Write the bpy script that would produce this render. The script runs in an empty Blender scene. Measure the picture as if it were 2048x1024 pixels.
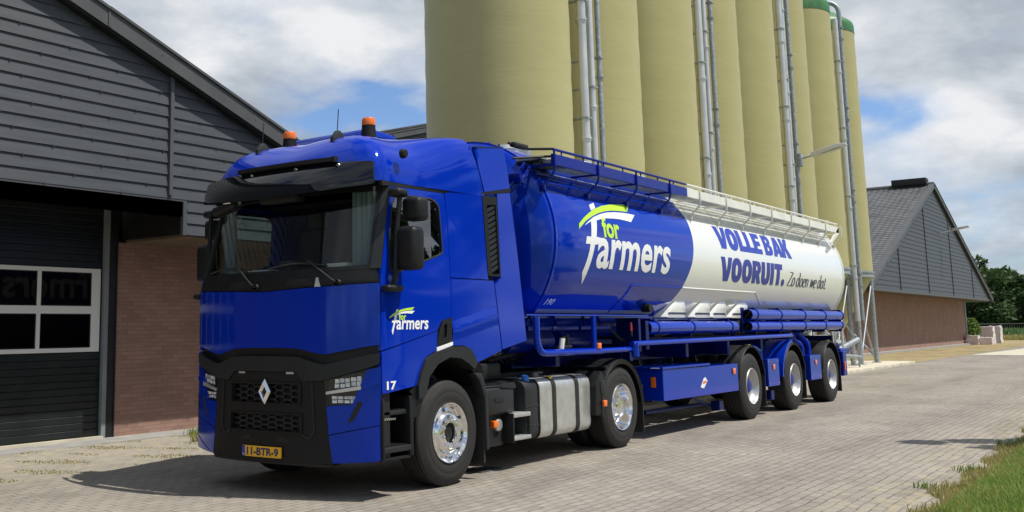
import bpy, bmesh, math, random
from math import sin, cos, pi, radians, sqrt
from mathutils import Vector, Matrix, geometry

S = bpy.context.scene
C = S.collection
random.seed(7)

# ------------------------------------------------------------------ camera
cam_d = bpy.data.cameras.new("camera"); cam = bpy.data.objects.new("camera", cam_d); C.objects.link(cam)
yaw, pitch, roll = 0.6576423300753403, 0.14106708707684906, -0.014638809714622487
f = Vector((cos(pitch)*cos(yaw), cos(pitch)*sin(yaw), sin(pitch)))
r = Vector((sin(yaw), -cos(yaw), 0)); u = r.cross(f)
r2 = r*cos(roll)+u*sin(roll); u2 = -r*sin(roll)+u*cos(roll)
M = Matrix((r2, u2, -f)).transposed().to_4x4()
M.translation = Vector((-8.304310994735346, -5.790553876113625, 1.4828259957897014))
cam.matrix_world = M
cam_d.sensor_width = 36; cam_d.lens = 2037.39/2048*36
cam_d.shift_x = 0.10967; cam_d.shift_y = -0.0673
cam_d.clip_start = 0.1; cam_d.clip_end = 6000
S.camera = cam
S.render.resolution_x = 1024; S.render.resolution_y = 512

# ------------------------------------------------------------------ light
to_sun = Vector((0.2, -0.52, 1.0)).normalized()
sd = bpy.data.lights.new("sun", 'SUN'); sun = bpy.data.objects.new("sun", sd); C.objects.link(sun)
sd.energy = 5.0; sd.angle = radians(0.5); sd.color = (1.0, 0.955, 0.88)
sun.rotation_euler = to_sun.to_track_quat('Z', 'Y').to_euler()
sun.location = (0, -20, 40)
S.view_settings.view_transform = 'Standard'; S.view_settings.look = 'None'
S.view_settings.exposure = 0.0; S.view_settings.gamma = 1.0

W = bpy.data.worlds.new("World"); S.world = W; W.use_nodes = True
nt = W.node_tree; nt.nodes.clear(); L = nt.links.new
def wn(t): return nt.nodes.new(t)
out = wn('ShaderNodeOutputWorld'); bg = wn('ShaderNodeBackground'); L(bg.outputs[0], out.inputs[0])
sky = wn('ShaderNodeTexSky'); sky.sky_type = 'NISHITA'; sky.sun_disc = False
sky.sun_elevation = math.asin(to_sun.z); sky.sun_rotation = radians(159); sky.ozone_density = 2.0
tc = wn('ShaderNodeTexCoord'); sep = wn('ShaderNodeSeparateXYZ'); L(tc.outputs['Generated'], sep.inputs[0])
def math_(op, a, b=None, nt=nt, clamp=False):
    n = nt.nodes.new('ShaderNodeMath'); n.operation = op; n.use_clamp = clamp
    for i, v in enumerate((a, b)):
        if v is None: continue
        if isinstance(v, (int, float)): n.inputs[i].default_value = v
        else: nt.links.new(v, n.inputs[i])
    return n.outputs[0]
zc = math_('ADD', math_('MAXIMUM', sep.outputs[2], 0.0), 0.30)
comb = wn('ShaderNodeCombineXYZ')
L(math_('DIVIDE', sep.outputs[0], zc), comb.inputs[0]); L(math_('DIVIDE', sep.outputs[1], zc), comb.inputs[1]); comb.inputs[2].default_value = 33.3
def noise(vec, scale, detail=6, rough=0.55, dist=0.0, nt=nt):
    n = nt.nodes.new('ShaderNodeTexNoise'); n.inputs['Scale'].default_value = scale
    n.inputs['Detail'].default_value = detail; n.inputs['Roughness'].default_value = rough
    n.inputs['Distortion'].default_value = dist
    if vec is not None: nt.links.new(vec, n.inputs['Vector'])
    return n.outputs['Fac']
def ramp(fac, stops, nt=nt):
    n = nt.nodes.new('ShaderNodeValToRGB'); nt.links.new(fac, n.inputs[0])
    while len(n.color_ramp.elements) > 1: n.color_ramp.elements.remove(n.color_ramp.elements[-1])
    for i, (p, c) in enumerate(stops):
        c = (c, c, c) if isinstance(c, (int, float)) else c
        e = n.color_ramp.elements[0] if i == 0 else n.color_ramp.elements.new(p)
        e.position = p; e.color = (c[0], c[1], c[2], 1)
    return n.outputs[0]
def mixc(fac, a, b, nt=nt, blend='MIX'):
    n = nt.nodes.new('ShaderNodeMix'); n.data_type = 'RGBA'; n.blend_type = blend
    for i, v in ((0, fac), (6, a), (7, b)):
        if isinstance(v, (int, float)): n.inputs[i].default_value = v
        elif isinstance(v, (tuple, list)): n.inputs[i].default_value = (v[0], v[1], v[2], 1)
        else: nt.links.new(v, n.inputs[i])
    return n.outputs[2]
# cloud cover: broad patches broken up by puffy (cell based) edges
vor = wn('ShaderNodeTexVoronoi'); vor.feature = 'SMOOTH_F1'; vor.inputs['Scale'].default_value = 3.4; vor.inputs['Smoothness'].default_value = 0.6
wob = wn('ShaderNodeTexNoise'); wob.inputs['Scale'].default_value = 3.0; wob.inputs['Detail'].default_value = 8; L(comb.outputs[0], wob.inputs['Vector'])
wv = wn('ShaderNodeVectorMath'); wv.operation = 'MULTIPLY_ADD'; L(wob.outputs['Color'], wv.inputs[0]); wv.inputs[1].default_value = (0.45, 0.45, 0.2); L(comb.outputs[0], wv.inputs[2]); L(wv.outputs[0], vor.inputs['Vector'])
broad = noise(comb.outputs[0], 0.9, 10, 0.55, 0.2)
dens = math_('ADD', broad, math_('MULTIPLY', math_('SUBTRACT', 0.42, vor.outputs['Distance']), 0.22))
mask = ramp(dens, [(0.395, 0.0), (0.44, 0.7), (0.50, 1.0)])
shade = ramp(math_('ADD', noise(comb.outputs[0], 2.3, 10, 0.58, 0.2), math_('MULTIPLY', math_('SUBTRACT', 0.45, vor.outputs['Distance']), 0.25)), [(0.34, (0.32, 0.37, 0.43)), (0.45, (0.47, 0.52, 0.585)), (0.54, (0.64, 0.68, 0.73)), (0.64, (0.86, 0.87, 0.89))])
skc = mixc(1.0, sky.outputs[0], (0.105, 0.122, 0.15), blend='MULTIPLY')
L(mixc(mask, skc, shade), bg.inputs[0]); bg.inputs[1].default_value = 1.0
# the sky texture is scaled by 0.12 before the clouds are mixed in, the Background itself stays at 1 for the clouds

# ------------------------------------------------------------------ materials
MATS = {}
def newmat(name):
    m = bpy.data.materials.new(name); m.use_nodes = True
    t = m.node_tree; b = t.nodes['Principled BSDF']
    MATS[name] = m
    return m, t, b
def setc(sock, v):
    sock.default_value = (v[0], v[1], v[2], 1)
def coords(t, scale=(1, 1, 1), rot=(0, 0, 0)):
    c = t.nodes.new('ShaderNodeTexCoord'); mp = t.nodes.new('ShaderNodeMapping')
    t.links.new(c.outputs['Object'], mp.inputs[0]); mp.inputs['Scale'].default_value = scale; mp.inputs['Rotation'].default_value = rot
    return mp.outputs[0]
def bump(t, b, h, strength=0.3, dist=0.01):
    n = t.nodes.new('ShaderNodeBump'); n.inputs['Strength'].default_value = strength; n.inputs['Distance'].default_value = dist
    t.links.new(h, n.inputs['Height']); t.links.new(n.outputs[0], b.inputs['Normal'])
def simple(name, col, rough=0.5, metal=0.0, coat=0.0, var=0.0, vscale=3.0, bmp=0.0, bscale=60, spec=None):
    m, t, b = newmat(name)
    setc(b.inputs['Base Color'], col); b.inputs['Roughness'].default_value = rough; b.inputs['Metallic'].default_value = metal
    if coat: b.inputs['Coat Weight'].default_value = coat; b.inputs['Coat Roughness'].default_value = 0.03
    if spec is not None: b.inputs['Specular IOR Level'].default_value = spec
    if var:
        v = coords(t); n = noise(v, vscale, 6, 0.6, nt=t)
        d = tuple(max(0, x*(1-var)) for x in col); l_ = tuple(min(1, x*(1+var)) for x in col)
        t.links.new(ramp(n, [(0.3, d), (0.7, l_)], nt=t), b.inputs['Base Color'])
        rr = ramp(n, [(0.3, max(0.02, rough-0.08)), (0.7, min(1, rough+0.1))], nt=t); t.links.new(rr, b.inputs['Roughness'])
    if bmp:
        bump(t, b, noise(coords(t), bscale, 4, 0.6, nt=t), bmp, 0.005)
    return m
blue = simple('blue_paint', (0.001, 0.025, 0.38), 0.08)
blue.node_tree.nodes['Principled BSDF'].inputs['Specular IOR Level'].default_value = 0.75
blue.node_tree.nodes['Principled BSDF'].inputs['Specular Tint'].default_value = (0.35, 0.55, 1.0, 1)
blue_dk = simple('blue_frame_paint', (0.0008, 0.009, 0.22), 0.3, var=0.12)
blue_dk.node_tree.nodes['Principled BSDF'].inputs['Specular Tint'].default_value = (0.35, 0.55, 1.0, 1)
white = simple('white_paint', (0.82, 0.82, 0.78), 0.22, coat=0.5)
white_f = simple('white_frame_paint', (0.74, 0.73, 0.68), 0.45, var=0.08)
decal_w = simple('white_vinyl', (0.82, 0.83, 0.84), 0.4)
decal_g = simple('lime_vinyl', (0.50, 0.78, 0.03), 0.4)
decal_b = simple('blue_vinyl', (0.012, 0.02, 0.30), 0.35)
decal_b2 = simple('light_blue_vinyl', (0.02, 0.045, 0.42), 0.35)
ink = simple('dark_vinyl', (0.02, 0.025, 0.09), 0.4)
plastic = simple('dark_plastic', (0.0075, 0.008, 0.009), 0.52, var=0.2, vscale=6, bmp=0.05, bscale=400, spec=0.3)
plastic_g = simple('grey_plastic', (0.016, 0.018, 0.020), 0.5, var=0.12, bmp=0.05, bscale=400, spec=0.35)
blackm = simple('black_metal', (0.006, 0.006, 0.007), 0.55, var=0.3)
gloss_bk = simple('smoked_acrylic', (0.004, 0.005, 0.007), 0.05)
rubber = simple('rubber', (0.015, 0.0145, 0.014), 0.75, var=0.25, vscale=9, bmp=0.1, bscale=150)
chrome = simple('polished_aluminium', (0.82, 0.82, 0.82), 0.12, metal=1.0)
navy = simple('shaded_frame_paint', (0.0006, 0.004, 0.085), 0.4, var=0.2)  # blue frame paint darkened so its colour carries the shade under the tank
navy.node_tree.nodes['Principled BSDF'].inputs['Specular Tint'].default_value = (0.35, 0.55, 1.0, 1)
reflm = simple('lamp_reflector', (0.88, 0.90, 0.93), 0.15, metal=0.5)
alu = simple('brushed_aluminium', (0.62, 0.62, 0.60), 0.42, metal=0.75, var=0.1, vscale=8)
galv = simple('galvanised_steel', (0.34, 0.37, 0.39), 0.5, metal=0.5, var=0.3, vscale=14)
pipe_s = simple('bright_steel_pipe', (0.62, 0.63, 0.64), 0.42, metal=0.55, var=0.08, vscale=3)
rim_s = simple('silver_painted_steel', (0.50, 0.50, 0.50), 0.35, metal=0.5)
orange = simple('amber_lens', (0.85, 0.17, 0.01), 0.25, coat=0.6)
redl = simple('red_lens', (0.6, 0.02, 0.01), 0.25, coat=0.6)
yellow = simple('yellow_label', (0.75, 0.55, 0.03), 0.5)
plate_y = simple('plate_yellow', (0.80, 0.44, 0.02), 0.4)
blue_cap = simple('cap_blue', (0.02, 0.17, 0.62), 0.4)
interior = simple('cab_interior', (0.018, 0.018, 0.020), 0.8, var=0.2)
seatm = simple('seat_fabric', (0.03, 0.03, 0.035), 0.9)
curtainm = simple('curtain_fabric', (0.20, 0.23, 0.24), 0.9)
panel_g = simple('reflective_tape', (0.45, 0.45, 0.40), 0.4)

def cladding_mat():
    m, t, b = newmat('cladding_board')
    v = coords(t, (0.6, 0.6, 8)); n = noise(v, 2.5, 6, 0.65, nt=t)
    t.links.new(ramp(n, [(0.3, (0.041, 0.046, 0.053)), (0.7, (0.063, 0.069, 0.077))], nt=t), b.inputs['Base Color'])
    b.inputs['Roughness'].default_value = 0.55
    return m
clad = cladding_mat()
verge = simple('verge_metal', (0.068, 0.071, 0.073), 0.5, var=0.15, vscale=2)
doorm = simple('dark_door_panel', (0.007, 0.012, 0.013), 0.4, var=0.15, vscale=2)
doorw = simple('door_window_frame', (0.70, 0.70, 0.66), 0.4)
soffit = simple('soffit_board', (0.12, 0.08, 0.05), 0.8, var=0.25)
jamb = simple('grey_jamb', (0.20, 0.22, 0.23), 0.5, var=0.1)
concrete = simple('concrete', (0.30, 0.29, 0.27), 0.9, var=0.2, vscale=2.5, bmp=0.2, bscale=30)
slabm = simple('pale_concrete', (0.50, 0.46, 0.36), 0.9, var=0.2, vscale=2, bmp=0.2, bscale=30)
wrapm = simple('stretch_wrap', (0.66, 0.58, 0.57), 0.35, var=0.15, vscale=2, bmp=0.6, bscale=6)
tie = simple('cast_iron', (0.05, 0.05, 0.05), 0.7)

def brick_mat():
    m, t, b = newmat('brick')
    c = t.nodes.new('ShaderNodeTexCoord'); s = t.nodes.new('ShaderNodeSeparateXYZ'); t.links.new(c.outputs['Object'], s.inputs[0])
    k = t.nodes.new('ShaderNodeCombineXYZ')
    t.links.new(math_('ADD', s.outputs[0], s.outputs[1], nt=t), k.inputs[0]); t.links.new(s.outputs[2], k.inputs[1])
    bt = t.nodes.new('ShaderNodeTexBrick'); t.links.new(k.outputs[0], bt.inputs['Vector'])
    bt.inputs['Scale'].default_value = 1.0; bt.inputs['Brick Width'].default_value = 0.22; bt.inputs['Row Height'].default_value = 0.0625
    bt.inputs['Mortar Size'].default_value = 0.006; bt.inputs['Mortar Smooth'].default_value = 0.3; bt.inputs['Bias'].default_value = -0.1
    setc(bt.inputs['Color1'], (0.265, 0.152, 0.115)); setc(bt.inputs['Color2'], (0.335, 0.20, 0.152)); setc(bt.inputs['Mortar'], (0.20, 0.145, 0.115))
    n = noise(c.outputs['Object'], 1.2, 6, 0.6, nt=t)
    t.links.new(mixc(0.6, bt.outputs[0], ramp(n, [(0.3, 0.75), (0.7, 1.15)], nt=t), nt=t, blend='MULTIPLY'), b.inputs['Base Color'])
    b.inputs['Roughness'].default_value = 0.9
    bump(t, b, bt.outputs['Fac'], -0.5, 0.008)
    return m
brick = brick_mat()

def silo_mat():
    m, t, b = newmat('wound_fibreglass')
    n = noise(coords(t, (0.5, 0.5, 0.35)), 1.6, 6, 0.6, nt=t)
    fine = noise(coords(t, (1.6, 1.6, 22)), 1.5, 5, 0.6, nt=t)
    c1 = ramp(n, [(0.25, (0.375, 0.34, 0.15)), (0.5, (0.395, 0.358, 0.16)), (0.75, (0.425, 0.385, 0.18))], nt=t)
    t.links.new(mixc(0.5, c1, ramp(fine, [(0.3, 0.9), (0.7, 1.08)], nt=t), nt=t, blend='MULTIPLY'), b.inputs['Base Color'])
    b.inputs['Roughness'].default_value = 0.5
    bump(t, b, fine, 0.3, 0.008)
    return m
silo_m = silo_mat()
silo_green = simple('green_gelcoat', (0.035, 0.15, 0.045), 0.5, var=0.3, vscale=2)

def paving_mat():
    m, t, b = newmat('paving_bricks')
    v = coords(t, (1, 1, 1), (0, 0, radians(0)))
    w = t.nodes.new('ShaderNodeVectorMath'); w.operation = 'ADD'
    nn = t.nodes.new('ShaderNodeTexNoise'); nn.inputs['Scale'].default_value = 1.2; nn.inputs['Detail'].default_value = 2; t.links.new(v, nn.inputs['Vector'])
    sc = t.nodes.new('ShaderNodeVectorMath'); sc.operation = 'SCALE'; sc.inputs['Scale'].default_value = 0.09; t.links.new(nn.outputs['Color'], sc.inputs[0])
    t.links.new(v, w.inputs[0]); t.links.new(sc.outputs[0], w.inputs[1])
    bt = t.nodes.new('ShaderNodeTexBrick'); t.links.new(w.outputs[0], bt.inputs['Vector'])
    bt.inputs['Scale'].default_value = 1; bt.inputs['Brick Width'].default_value = 0.205; bt.inputs['Row Height'].default_value = 0.103
    bt.inputs['Mortar Size'].default_value = 0.0075; bt.inputs['Mortar Smooth'].default_value = 0.2
    setc(bt.inputs['Color1'], (0.250, 0.222, 0.186)); setc(bt.inputs['Color2'], (0.305, 0.273, 0.230)); setc(bt.inputs['Mortar'], (0.25, 0.222, 0.186))
    jn = ramp(noise(v, 6.0, 5, 0.7, nt=t), [(0.38, 0.15), (0.62, 1.0)], nt=t)
    brk = mixc(math_('MULTIPLY', bt.outputs['Fac'], jn, nt=t), bt.outputs[0], (0.075, 0.066, 0.052), nt=t)
    big = ramp(noise(v, 0.35, 8, 0.65, nt=t), [(0.3, 0.80), (0.7, 1.15)], nt=t)
    mid = ramp(noise(v, 3.0, 6, 0.7, nt=t), [(0.3, 0.90), (0.7, 1.07)], nt=t)
    fine = ramp(noise(v, 70.0, 3, 0.7, nt=t), [(0.3, 0.85), (0.7, 1.12)], nt=t)
    c = mixc(1.0, brk, big, nt=t, blend='MULTIPLY'); c = mixc(1.0, c, mid, nt=t, blend='MULTIPLY'); c = mixc(1.0, c, fine, nt=t, blend='MULTIPLY')
    # dry moss and sand, mostly beside the barn wall (object y above 4)
    s = t.nodes.new('ShaderNodeSeparateXYZ'); t.links.new(v, s.inputs[0])
    near = math_('MULTIPLY', math_('SUBTRACT', s.outputs[1], 3.0, nt=t), 0.30, nt=t, clamp=True)
    near2 = math_('MULTIPLY', math_('SUBTRACT', -2.9, s.outputs[1], nt=t), 0.9, nt=t, clamp=True)
    moss = ramp(noise(v, 5.0, 7, 0.75, nt=t), [(0.50, 0.0), (0.60, 1.0)], nt=t)
    mo = math_('MULTIPLY', moss, math_('ADD', math_('MULTIPLY', math_('MAXIMUM', near, near2, nt=t), 0.75, nt=t), 0.03, nt=t), nt=t)
    c = mixc(mo, c, (0.42, 0.35, 0.18), nt=t)
    c = mixc(math_('MULTIPLY', near, 0.35, nt=t), c, (0.46, 0.42, 0.34), nt=t)
    # pale scuffs
    sf = ramp(noise(coords(t, (0.5, 3.2, 1)), 1.1, 5, 0.6, nt=t), [(0.70, 0.0), (0.76, 0.5)], nt=t)
    c = mixc(sf, c, (0.50, 0.48, 0.44), nt=t)
    st = ramp(noise(coords(t, (0.35, 1.4, 1)), 0.8, 7, 0.7, 0.6, nt=t), [(0.52, 1.0), (0.66, 0.78)], nt=t)
    c = mixc(1.0, c, st, nt=t, blend='MULTIPLY')
    sp = ramp(noise(v, 11.0, 3, 0.6, nt=t), [(0.70, 1.0), (0.76, 0.55)], nt=t); c = mixc(1.0, c, sp, nt=t, blend='MULTIPLY')
    sg = t.nodes.new('ShaderNodeSeparateXYZ'); t.links.new(v, sg.inputs[0])
    tr1 = math_('ABSOLUTE', math_('SUBTRACT', sg.outputs[1], -0.55, nt=t), nt=t); tr2 = math_('ABSOLUTE', math_('SUBTRACT', sg.outputs[1], -2.45, nt=t), nt=t)
    trk = ramp(math_('ADD', math_('MINIMUM', tr1, tr2, nt=t), math_('MULTIPLY', noise(v, 1.5, 4, 0.6, nt=t), 0.5, nt=t), nt=t), [(0.25, 0.86), (0.75, 1.0)], nt=t)
    c = mixc(1.0, c, trk, nt=t, blend='MULTIPLY')
    t.links.new(c, b.inputs['Base Color']); b.inputs['Roughness'].default_value = 0.85
    bump(t, b, math_('ADD', math_('MULTIPLY', bt.outputs['Fac'], -1.0, nt=t), math_('MULTIPLY', fine, 0.3, nt=t), nt=t), 0.5, 0.006)
    return m
paving = paving_mat()
def ground_mat(name, a, b_, sc, c3=None):
    m, t, b = newmat(name)
    v = coords(t); n = noise(v, sc, 8, 0.7, nt=t)
    c = ramp(n, [(0.35, a), (0.65, b_)], nt=t)
    if c3: c = mixc(ramp(noise(v, sc*0.3, 5, 0.6, nt=t), [(0.5, 0.0), (0.62, 1.0)], nt=t), c, c3, nt=t)
    t.links.new(c, b.inputs['Base Color']); b.inputs['Roughness'].default_value = 0.95
    bump(t, b, n, 0.5, 0.03)
    return m
field_m = ground_mat('field_soil', (0.10, 0.14, 0.05), (0.16, 0.19, 0.07), 0.2, (0.20, 0.20, 0.09))
dirt_m = ground_mat('dry_grass_dirt', (0.22, 0.16, 0.07), (0.36, 0.28, 0.15), 1.5, (0.17, 0.17, 0.06))
verge_m = ground_mat('verge_soil', (0.12, 0.17, 0.05), (0.22, 0.24, 0.09), 6)
road_m = ground_mat('far_road', (0.24, 0.23, 0.21), (0.30, 0.29, 0.265), 0.6)

def foliage(name, a, b_, trans=0.25):
    m, t, b = newmat(name)
    oi = t.nodes.new('ShaderNodeTexCoord')
    n = noise(oi.outputs['Object'], 1.3, 4, 0.7, nt=t)
    t.links.new(ramp(n, [(0.3, a), (0.7, b_)], nt=t), b.inputs['Base Color'])
    b.inputs['Roughness'].default_value = 0.6
    b.inputs['Specular IOR Level'].default_value = 0.25
    tr = t.nodes.new('ShaderNodeBsdfTranslucent'); t.links.new(ramp(n, [(0.3, a), (0.7, b_)], nt=t), tr.inputs[0])
    mx = t.nodes.new('ShaderNodeMixShader'); mx.inputs[0].default_value = trans
    t.links.new(b.outputs[0], mx.inputs[1]); t.links.new(tr.outputs[0], mx.inputs[2])
    t.links.new(mx.outputs[0], t.nodes['Material Output'].inputs[0])
    return m
leaf = foliage('tree_leaves', (0.035, 0.07, 0.022), (0.075, 0.125, 0.04))
leaf2 = foliage('bush_leaves', (0.12, 0.20, 0.04), (0.22, 0.30, 0.08))
crop_m = foliage('maize_leaves', (0.09, 0.17, 0.05), (0.16, 0.26, 0.09))
grass_m = foliage('grass_blades', (0.16, 0.29, 0.045), (0.33, 0.42, 0.11), 0.35)
drygrass = foliage('dry_grass_blades', (0.28, 0.26, 0.08), (0.42, 0.36, 0.15), 0.3)
bark = simple('bark', (0.07, 0.055, 0.04), 0.9, var=0.3, vscale=5)

def glass_mat(name, tint, refl=1.0, extra=0.0):
    m, t, b = newmat(name); t.nodes.remove(b)
    g = t.nodes.new('ShaderNodeBsdfGlossy'); g.inputs['Roughness'].default_value = 0.01; setc(g.inputs[0], (refl, refl, refl))
    tr = t.nodes.new('ShaderNodeBsdfTransparent'); setc(tr.inputs[0], tint)
    lw = t.nodes.new('ShaderNodeLayerWeight'); lw.inputs[0].default_value = 0.5
    mx = t.nodes.new('ShaderNodeMixShader')
    t.links.new(math_('ADD', math_('MULTIPLY', math_('POWER', lw.outputs['Facing'], 4.0, nt=t), 0.9, nt=t), 0.04+extra, nt=t), mx.inputs[0])
    t.links.new(tr.outputs[0], mx.inputs[1]); t.links.new(g.outputs[0], mx.inputs[2])
    t.links.new(mx.outputs[0], t.nodes['Material Output'].inputs[0])
    return m
ws_glass = glass_mat('windscreen_glass', (0.74, 0.84, 0.79), 1.0, 0.0)
side_glass = glass_mat('side_glass', (0.62, 0.72, 0.68), 1.0, 0.16)
door_glass = glass_mat('door_pane_glass', (0.35, 0.36, 0.36), 0.55, 0.0)
lamp_glass = glass_mat('headlight_glass', (0.92, 0.94, 0.95), 1.0, 0.0)

# ------------------------------------------------------------------ mesh helpers
def finish(name, verts, faces, mat, parent=None, smooth=30, mats=None, fmat=None):
    me = bpy.data.meshes.new(name); me.from_pydata([tuple(v) for v in verts], [], faces); me.validate(); me.update()
    for m_ in (mats or [mat]): me.materials.append(m_)
    if fmat and len(fmat) == len(me.polygons):
        me.polygons.foreach_set('material_index', fmat)
    if smooth:
        me.polygons.foreach_set('use_smooth', [True]*len(me.polygons))
        try: me.set_sharp_from_angle(angle=radians(smooth))
        except Exception: pass
    o = bpy.data.objects.new(name, me); C.objects.link(o)
    if parent is not None:
        o.parent = parent
        if parent.type == 'EMPTY': o.matrix_parent_inverse = Matrix.Translation(parent.location).inverted()
    return o
def thing(name, label, cat, loc=(0, 0, 0), group=None):
    o = bpy.data.objects.new(name, None); C.objects.link(o); o.location = loc
    o.empty_display_size = 0.3
    o['label'] = label; o['category'] = cat
    if group: o['group'] = group
    return o
def tag(o, label, cat, group=None, kind=None):
    o['label'] = label; o['category'] = cat
    if group: o['group'] = group
    if kind: o['kind'] = kind
    return o
def struct(o): o['kind'] = 'structure'; return o
def copy_tree(o, parent=None):
    c = o.copy(); C.objects.link(c)
    if parent is not None:
        inv = o.matrix_parent_inverse.copy(); c.parent = parent; c.matrix_parent_inverse = inv
    for ch in list(o.children): copy_tree(ch, c)
    return c

WHOLE = {'led_row', 'seam', 'louvre', 'upper_grille', 'lower_grille', 'reflector', 'plate_characters', 'wheel', 'wheel_nuts', 'hand_holes', 'tread_blocks', 'box_bolts', 'tread_bolts',
         'reflective_strip', 'walkway_grating', 'anti_slip_strip', 'front_step', 'box_grid', 'slats', 'door_logo', 'tank_logo', 'fleet_number', 'lettering_upper', 'lettering_lower',
         'lettering_small', 'plate_country', 'air_lines', 'engine_and_axles', 'wires', 'limbs', 'stems', 'lower_tread', 'upper_tread', 'sectional_door', 'visor_fastener', 'tank_front', 'tank_rear', 'roof', 'soffit', 'fender_rib'}
class MB:
    """collects shapes; my = mirror plane sum in y (y -> my - y)"""
    def __init__(s, my=None): s.v = []; s.f = []; s.fm = []; s.my = my; s.mi = 0; s.pc = []
    def add(s, vs, fs):
        n = len(s.v); s.pc.append((n, len(s.f)))
        vs = [Vector(p) for p in vs]
        if s.my is not None:
            vs = [Vector((p.x, s.my-p.y, p.z)) for p in vs]; fs = [tuple(reversed(q)) for q in fs]
        s.v += vs; s.f += [tuple(i+n for i in q) for q in fs]; s.fm += [s.mi]*len(fs)
        return s
    def bm(s, b):
        b.verts.index_update(); s.add([v.co.copy() for v in b.verts], [tuple(v.index for v in fc.verts) for fc in b.faces]); b.free(); return s
    def clusters(s):
        ends = s.pc[1:]+[(len(s.v), len(s.f))]; P = []
        for (a, fa), (b, fb) in zip(s.pc, ends):
            vv = s.v[a:b]
            if not vv: continue
            lo = [min(v[i] for v in vv)-.012 for i in range(3)]; hi = [max(v[i] for v in vv)+.012 for i in range(3)]
            P.append([lo, hi, a, b, fa, fb])
        par = list(range(len(P)))
        def find(i):
            while par[i] != i: i = par[i]
            return i
        for i in range(len(P)):
            for j in range(i):
                if all(P[i][0][k] <= P[j][1][k] and P[j][0][k] <= P[i][1][k] for k in range(3)): par[find(i)] = find(j)
        g = {}
        for i in range(len(P)): g.setdefault(find(i), []).append(P[i])
        out = []
        for ps in g.values():
            vs = []; fs = []
            for lo, hi, a, b, fa, fb in ps:
                d = len(vs)-a; vs += s.v[a:b]; fs += [tuple(i+d for i in q) for q in s.f[fa:fb]]
            out.append((vs, fs))
        out.sort(key=lambda t: -len(t[0]))
        return out
    def box(s, a, b, bev=0.0, seg=2, rot=None):
        """rot: (Matrix3, pivot)"""
        lo = Vector([min(a[i], b[i]) for i in range(3)]); hi = Vector([max(a[i], b[i]) for i in range(3)])
        c = bmesh.new(); bmesh.ops.create_cube(c, size=1)
        for v in c.verts: v.co = Vector([lo[i]+(v.co[i]+.5)*(hi[i]-lo[i]) for i in range(3)])
        if bev:
            bev = min(bev, 0.45*min(hi-lo)); bmesh.ops.bevel(c, geom=list(c.edges), offset=bev, segments=seg, profile=0.5, affect='EDGES')
        if rot:
            R, p = rot; p = Vector(p)
            for v in c.verts: v.co = R @ (v.co-p) + p
        return s.bm(c)
    def tube(s, pts, rad, seg=10, caps=True, radii=None):
        pts = [Vector(p) for p in pts]; n = len(pts); rings = []
        t0 = (pts[1]-pts[0]).normalized(); up = Vector((0, 0, 1)) if abs(t0.z) < .9 else Vector((1, 0, 0))
        a = t0.cross(up).normalized(); vs = []
        for i, p in enumerate(pts):
            if i == 0: t = pts[1]-pts[0]
            elif i == n-1: t = pts[-1]-pts[-2]
            else: t = (pts[i+1]-p).normalized()+(p-pts[i-1]).normalized()
            t.normalize(); a = (a-t*a.dot(t)).normalized(); b = t.cross(a)
            rr = radii[i] if radii else rad
            for k in range(seg):
                w = 2*pi*k/seg; vs.append(p+(a*cos(w)+b*sin(w))*rr)
        fs = [(i*seg+k, i*seg+(k+1) % seg, (i+1)*seg+(k+1) % seg, (i+1)*seg+k) for i in range(n-1) for k in range(seg)]
        if caps: fs += [tuple(reversed(range(seg))), tuple((n-1)*seg+k for k in range(seg))]
        return s.add(vs, fs)
    def lathe(s, prof, center, axis='y', seg=40, cap=False):
        """prof: list of (radius, along)"""
        vs = []; c = Vector(center)
        for (rr, h) in prof:
            for k in range(seg):
                w = 2*pi*k/seg
                if axis == 'y': p = Vector((rr*cos(w), h, rr*sin(w)))
                elif axis == 'z': p = Vector((rr*cos(w), rr*sin(w), h))
                else: p = Vector((h, rr*cos(w), rr*sin(w)))
                vs.append(c+p)
        n = len(prof)
        fs = [(i*seg+k, i*seg+(k+1) % seg, (i+1)*seg+(k+1) % seg, (i+1)*seg+k) for i in range(n-1) for k in range(seg)]
        if cap: fs += [tuple(range(seg)), tuple((n-1)*seg+k for k in range(seg))]
        return s.add(vs, fs)
    def prism(s, poly, axis, a, b, bev=0):
        """poly 2D extruded along axis between a and b; axis 'y': poly=(x,z); 'x': (y,z); 'z': (x,y)"""
        def P(p, h): return (p[0], h, p[1]) if axis == 'y' else ((h, p[0], p[1]) if axis == 'x' else (p[0], p[1], h))
        n = len(poly); c = bmesh.new()
        va = [c.verts.new(P(p, a)) for p in poly]; vb = [c.verts.new(P(p, b)) for p in poly]
        c.faces.new(va); c.faces.new(list(reversed(vb)))
        for i in range(n): c.faces.new((va[i], vb[i], vb[(i+1) % n], va[(i+1) % n]))
        bmesh.ops.recalc_face_normals(c, faces=c.faces)
        if bev: bmesh.ops.bevel(c, geom=list(c.edges), offset=bev, segments=2, profile=0.5, affect='EDGES')
        return s.bm(c)
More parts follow.
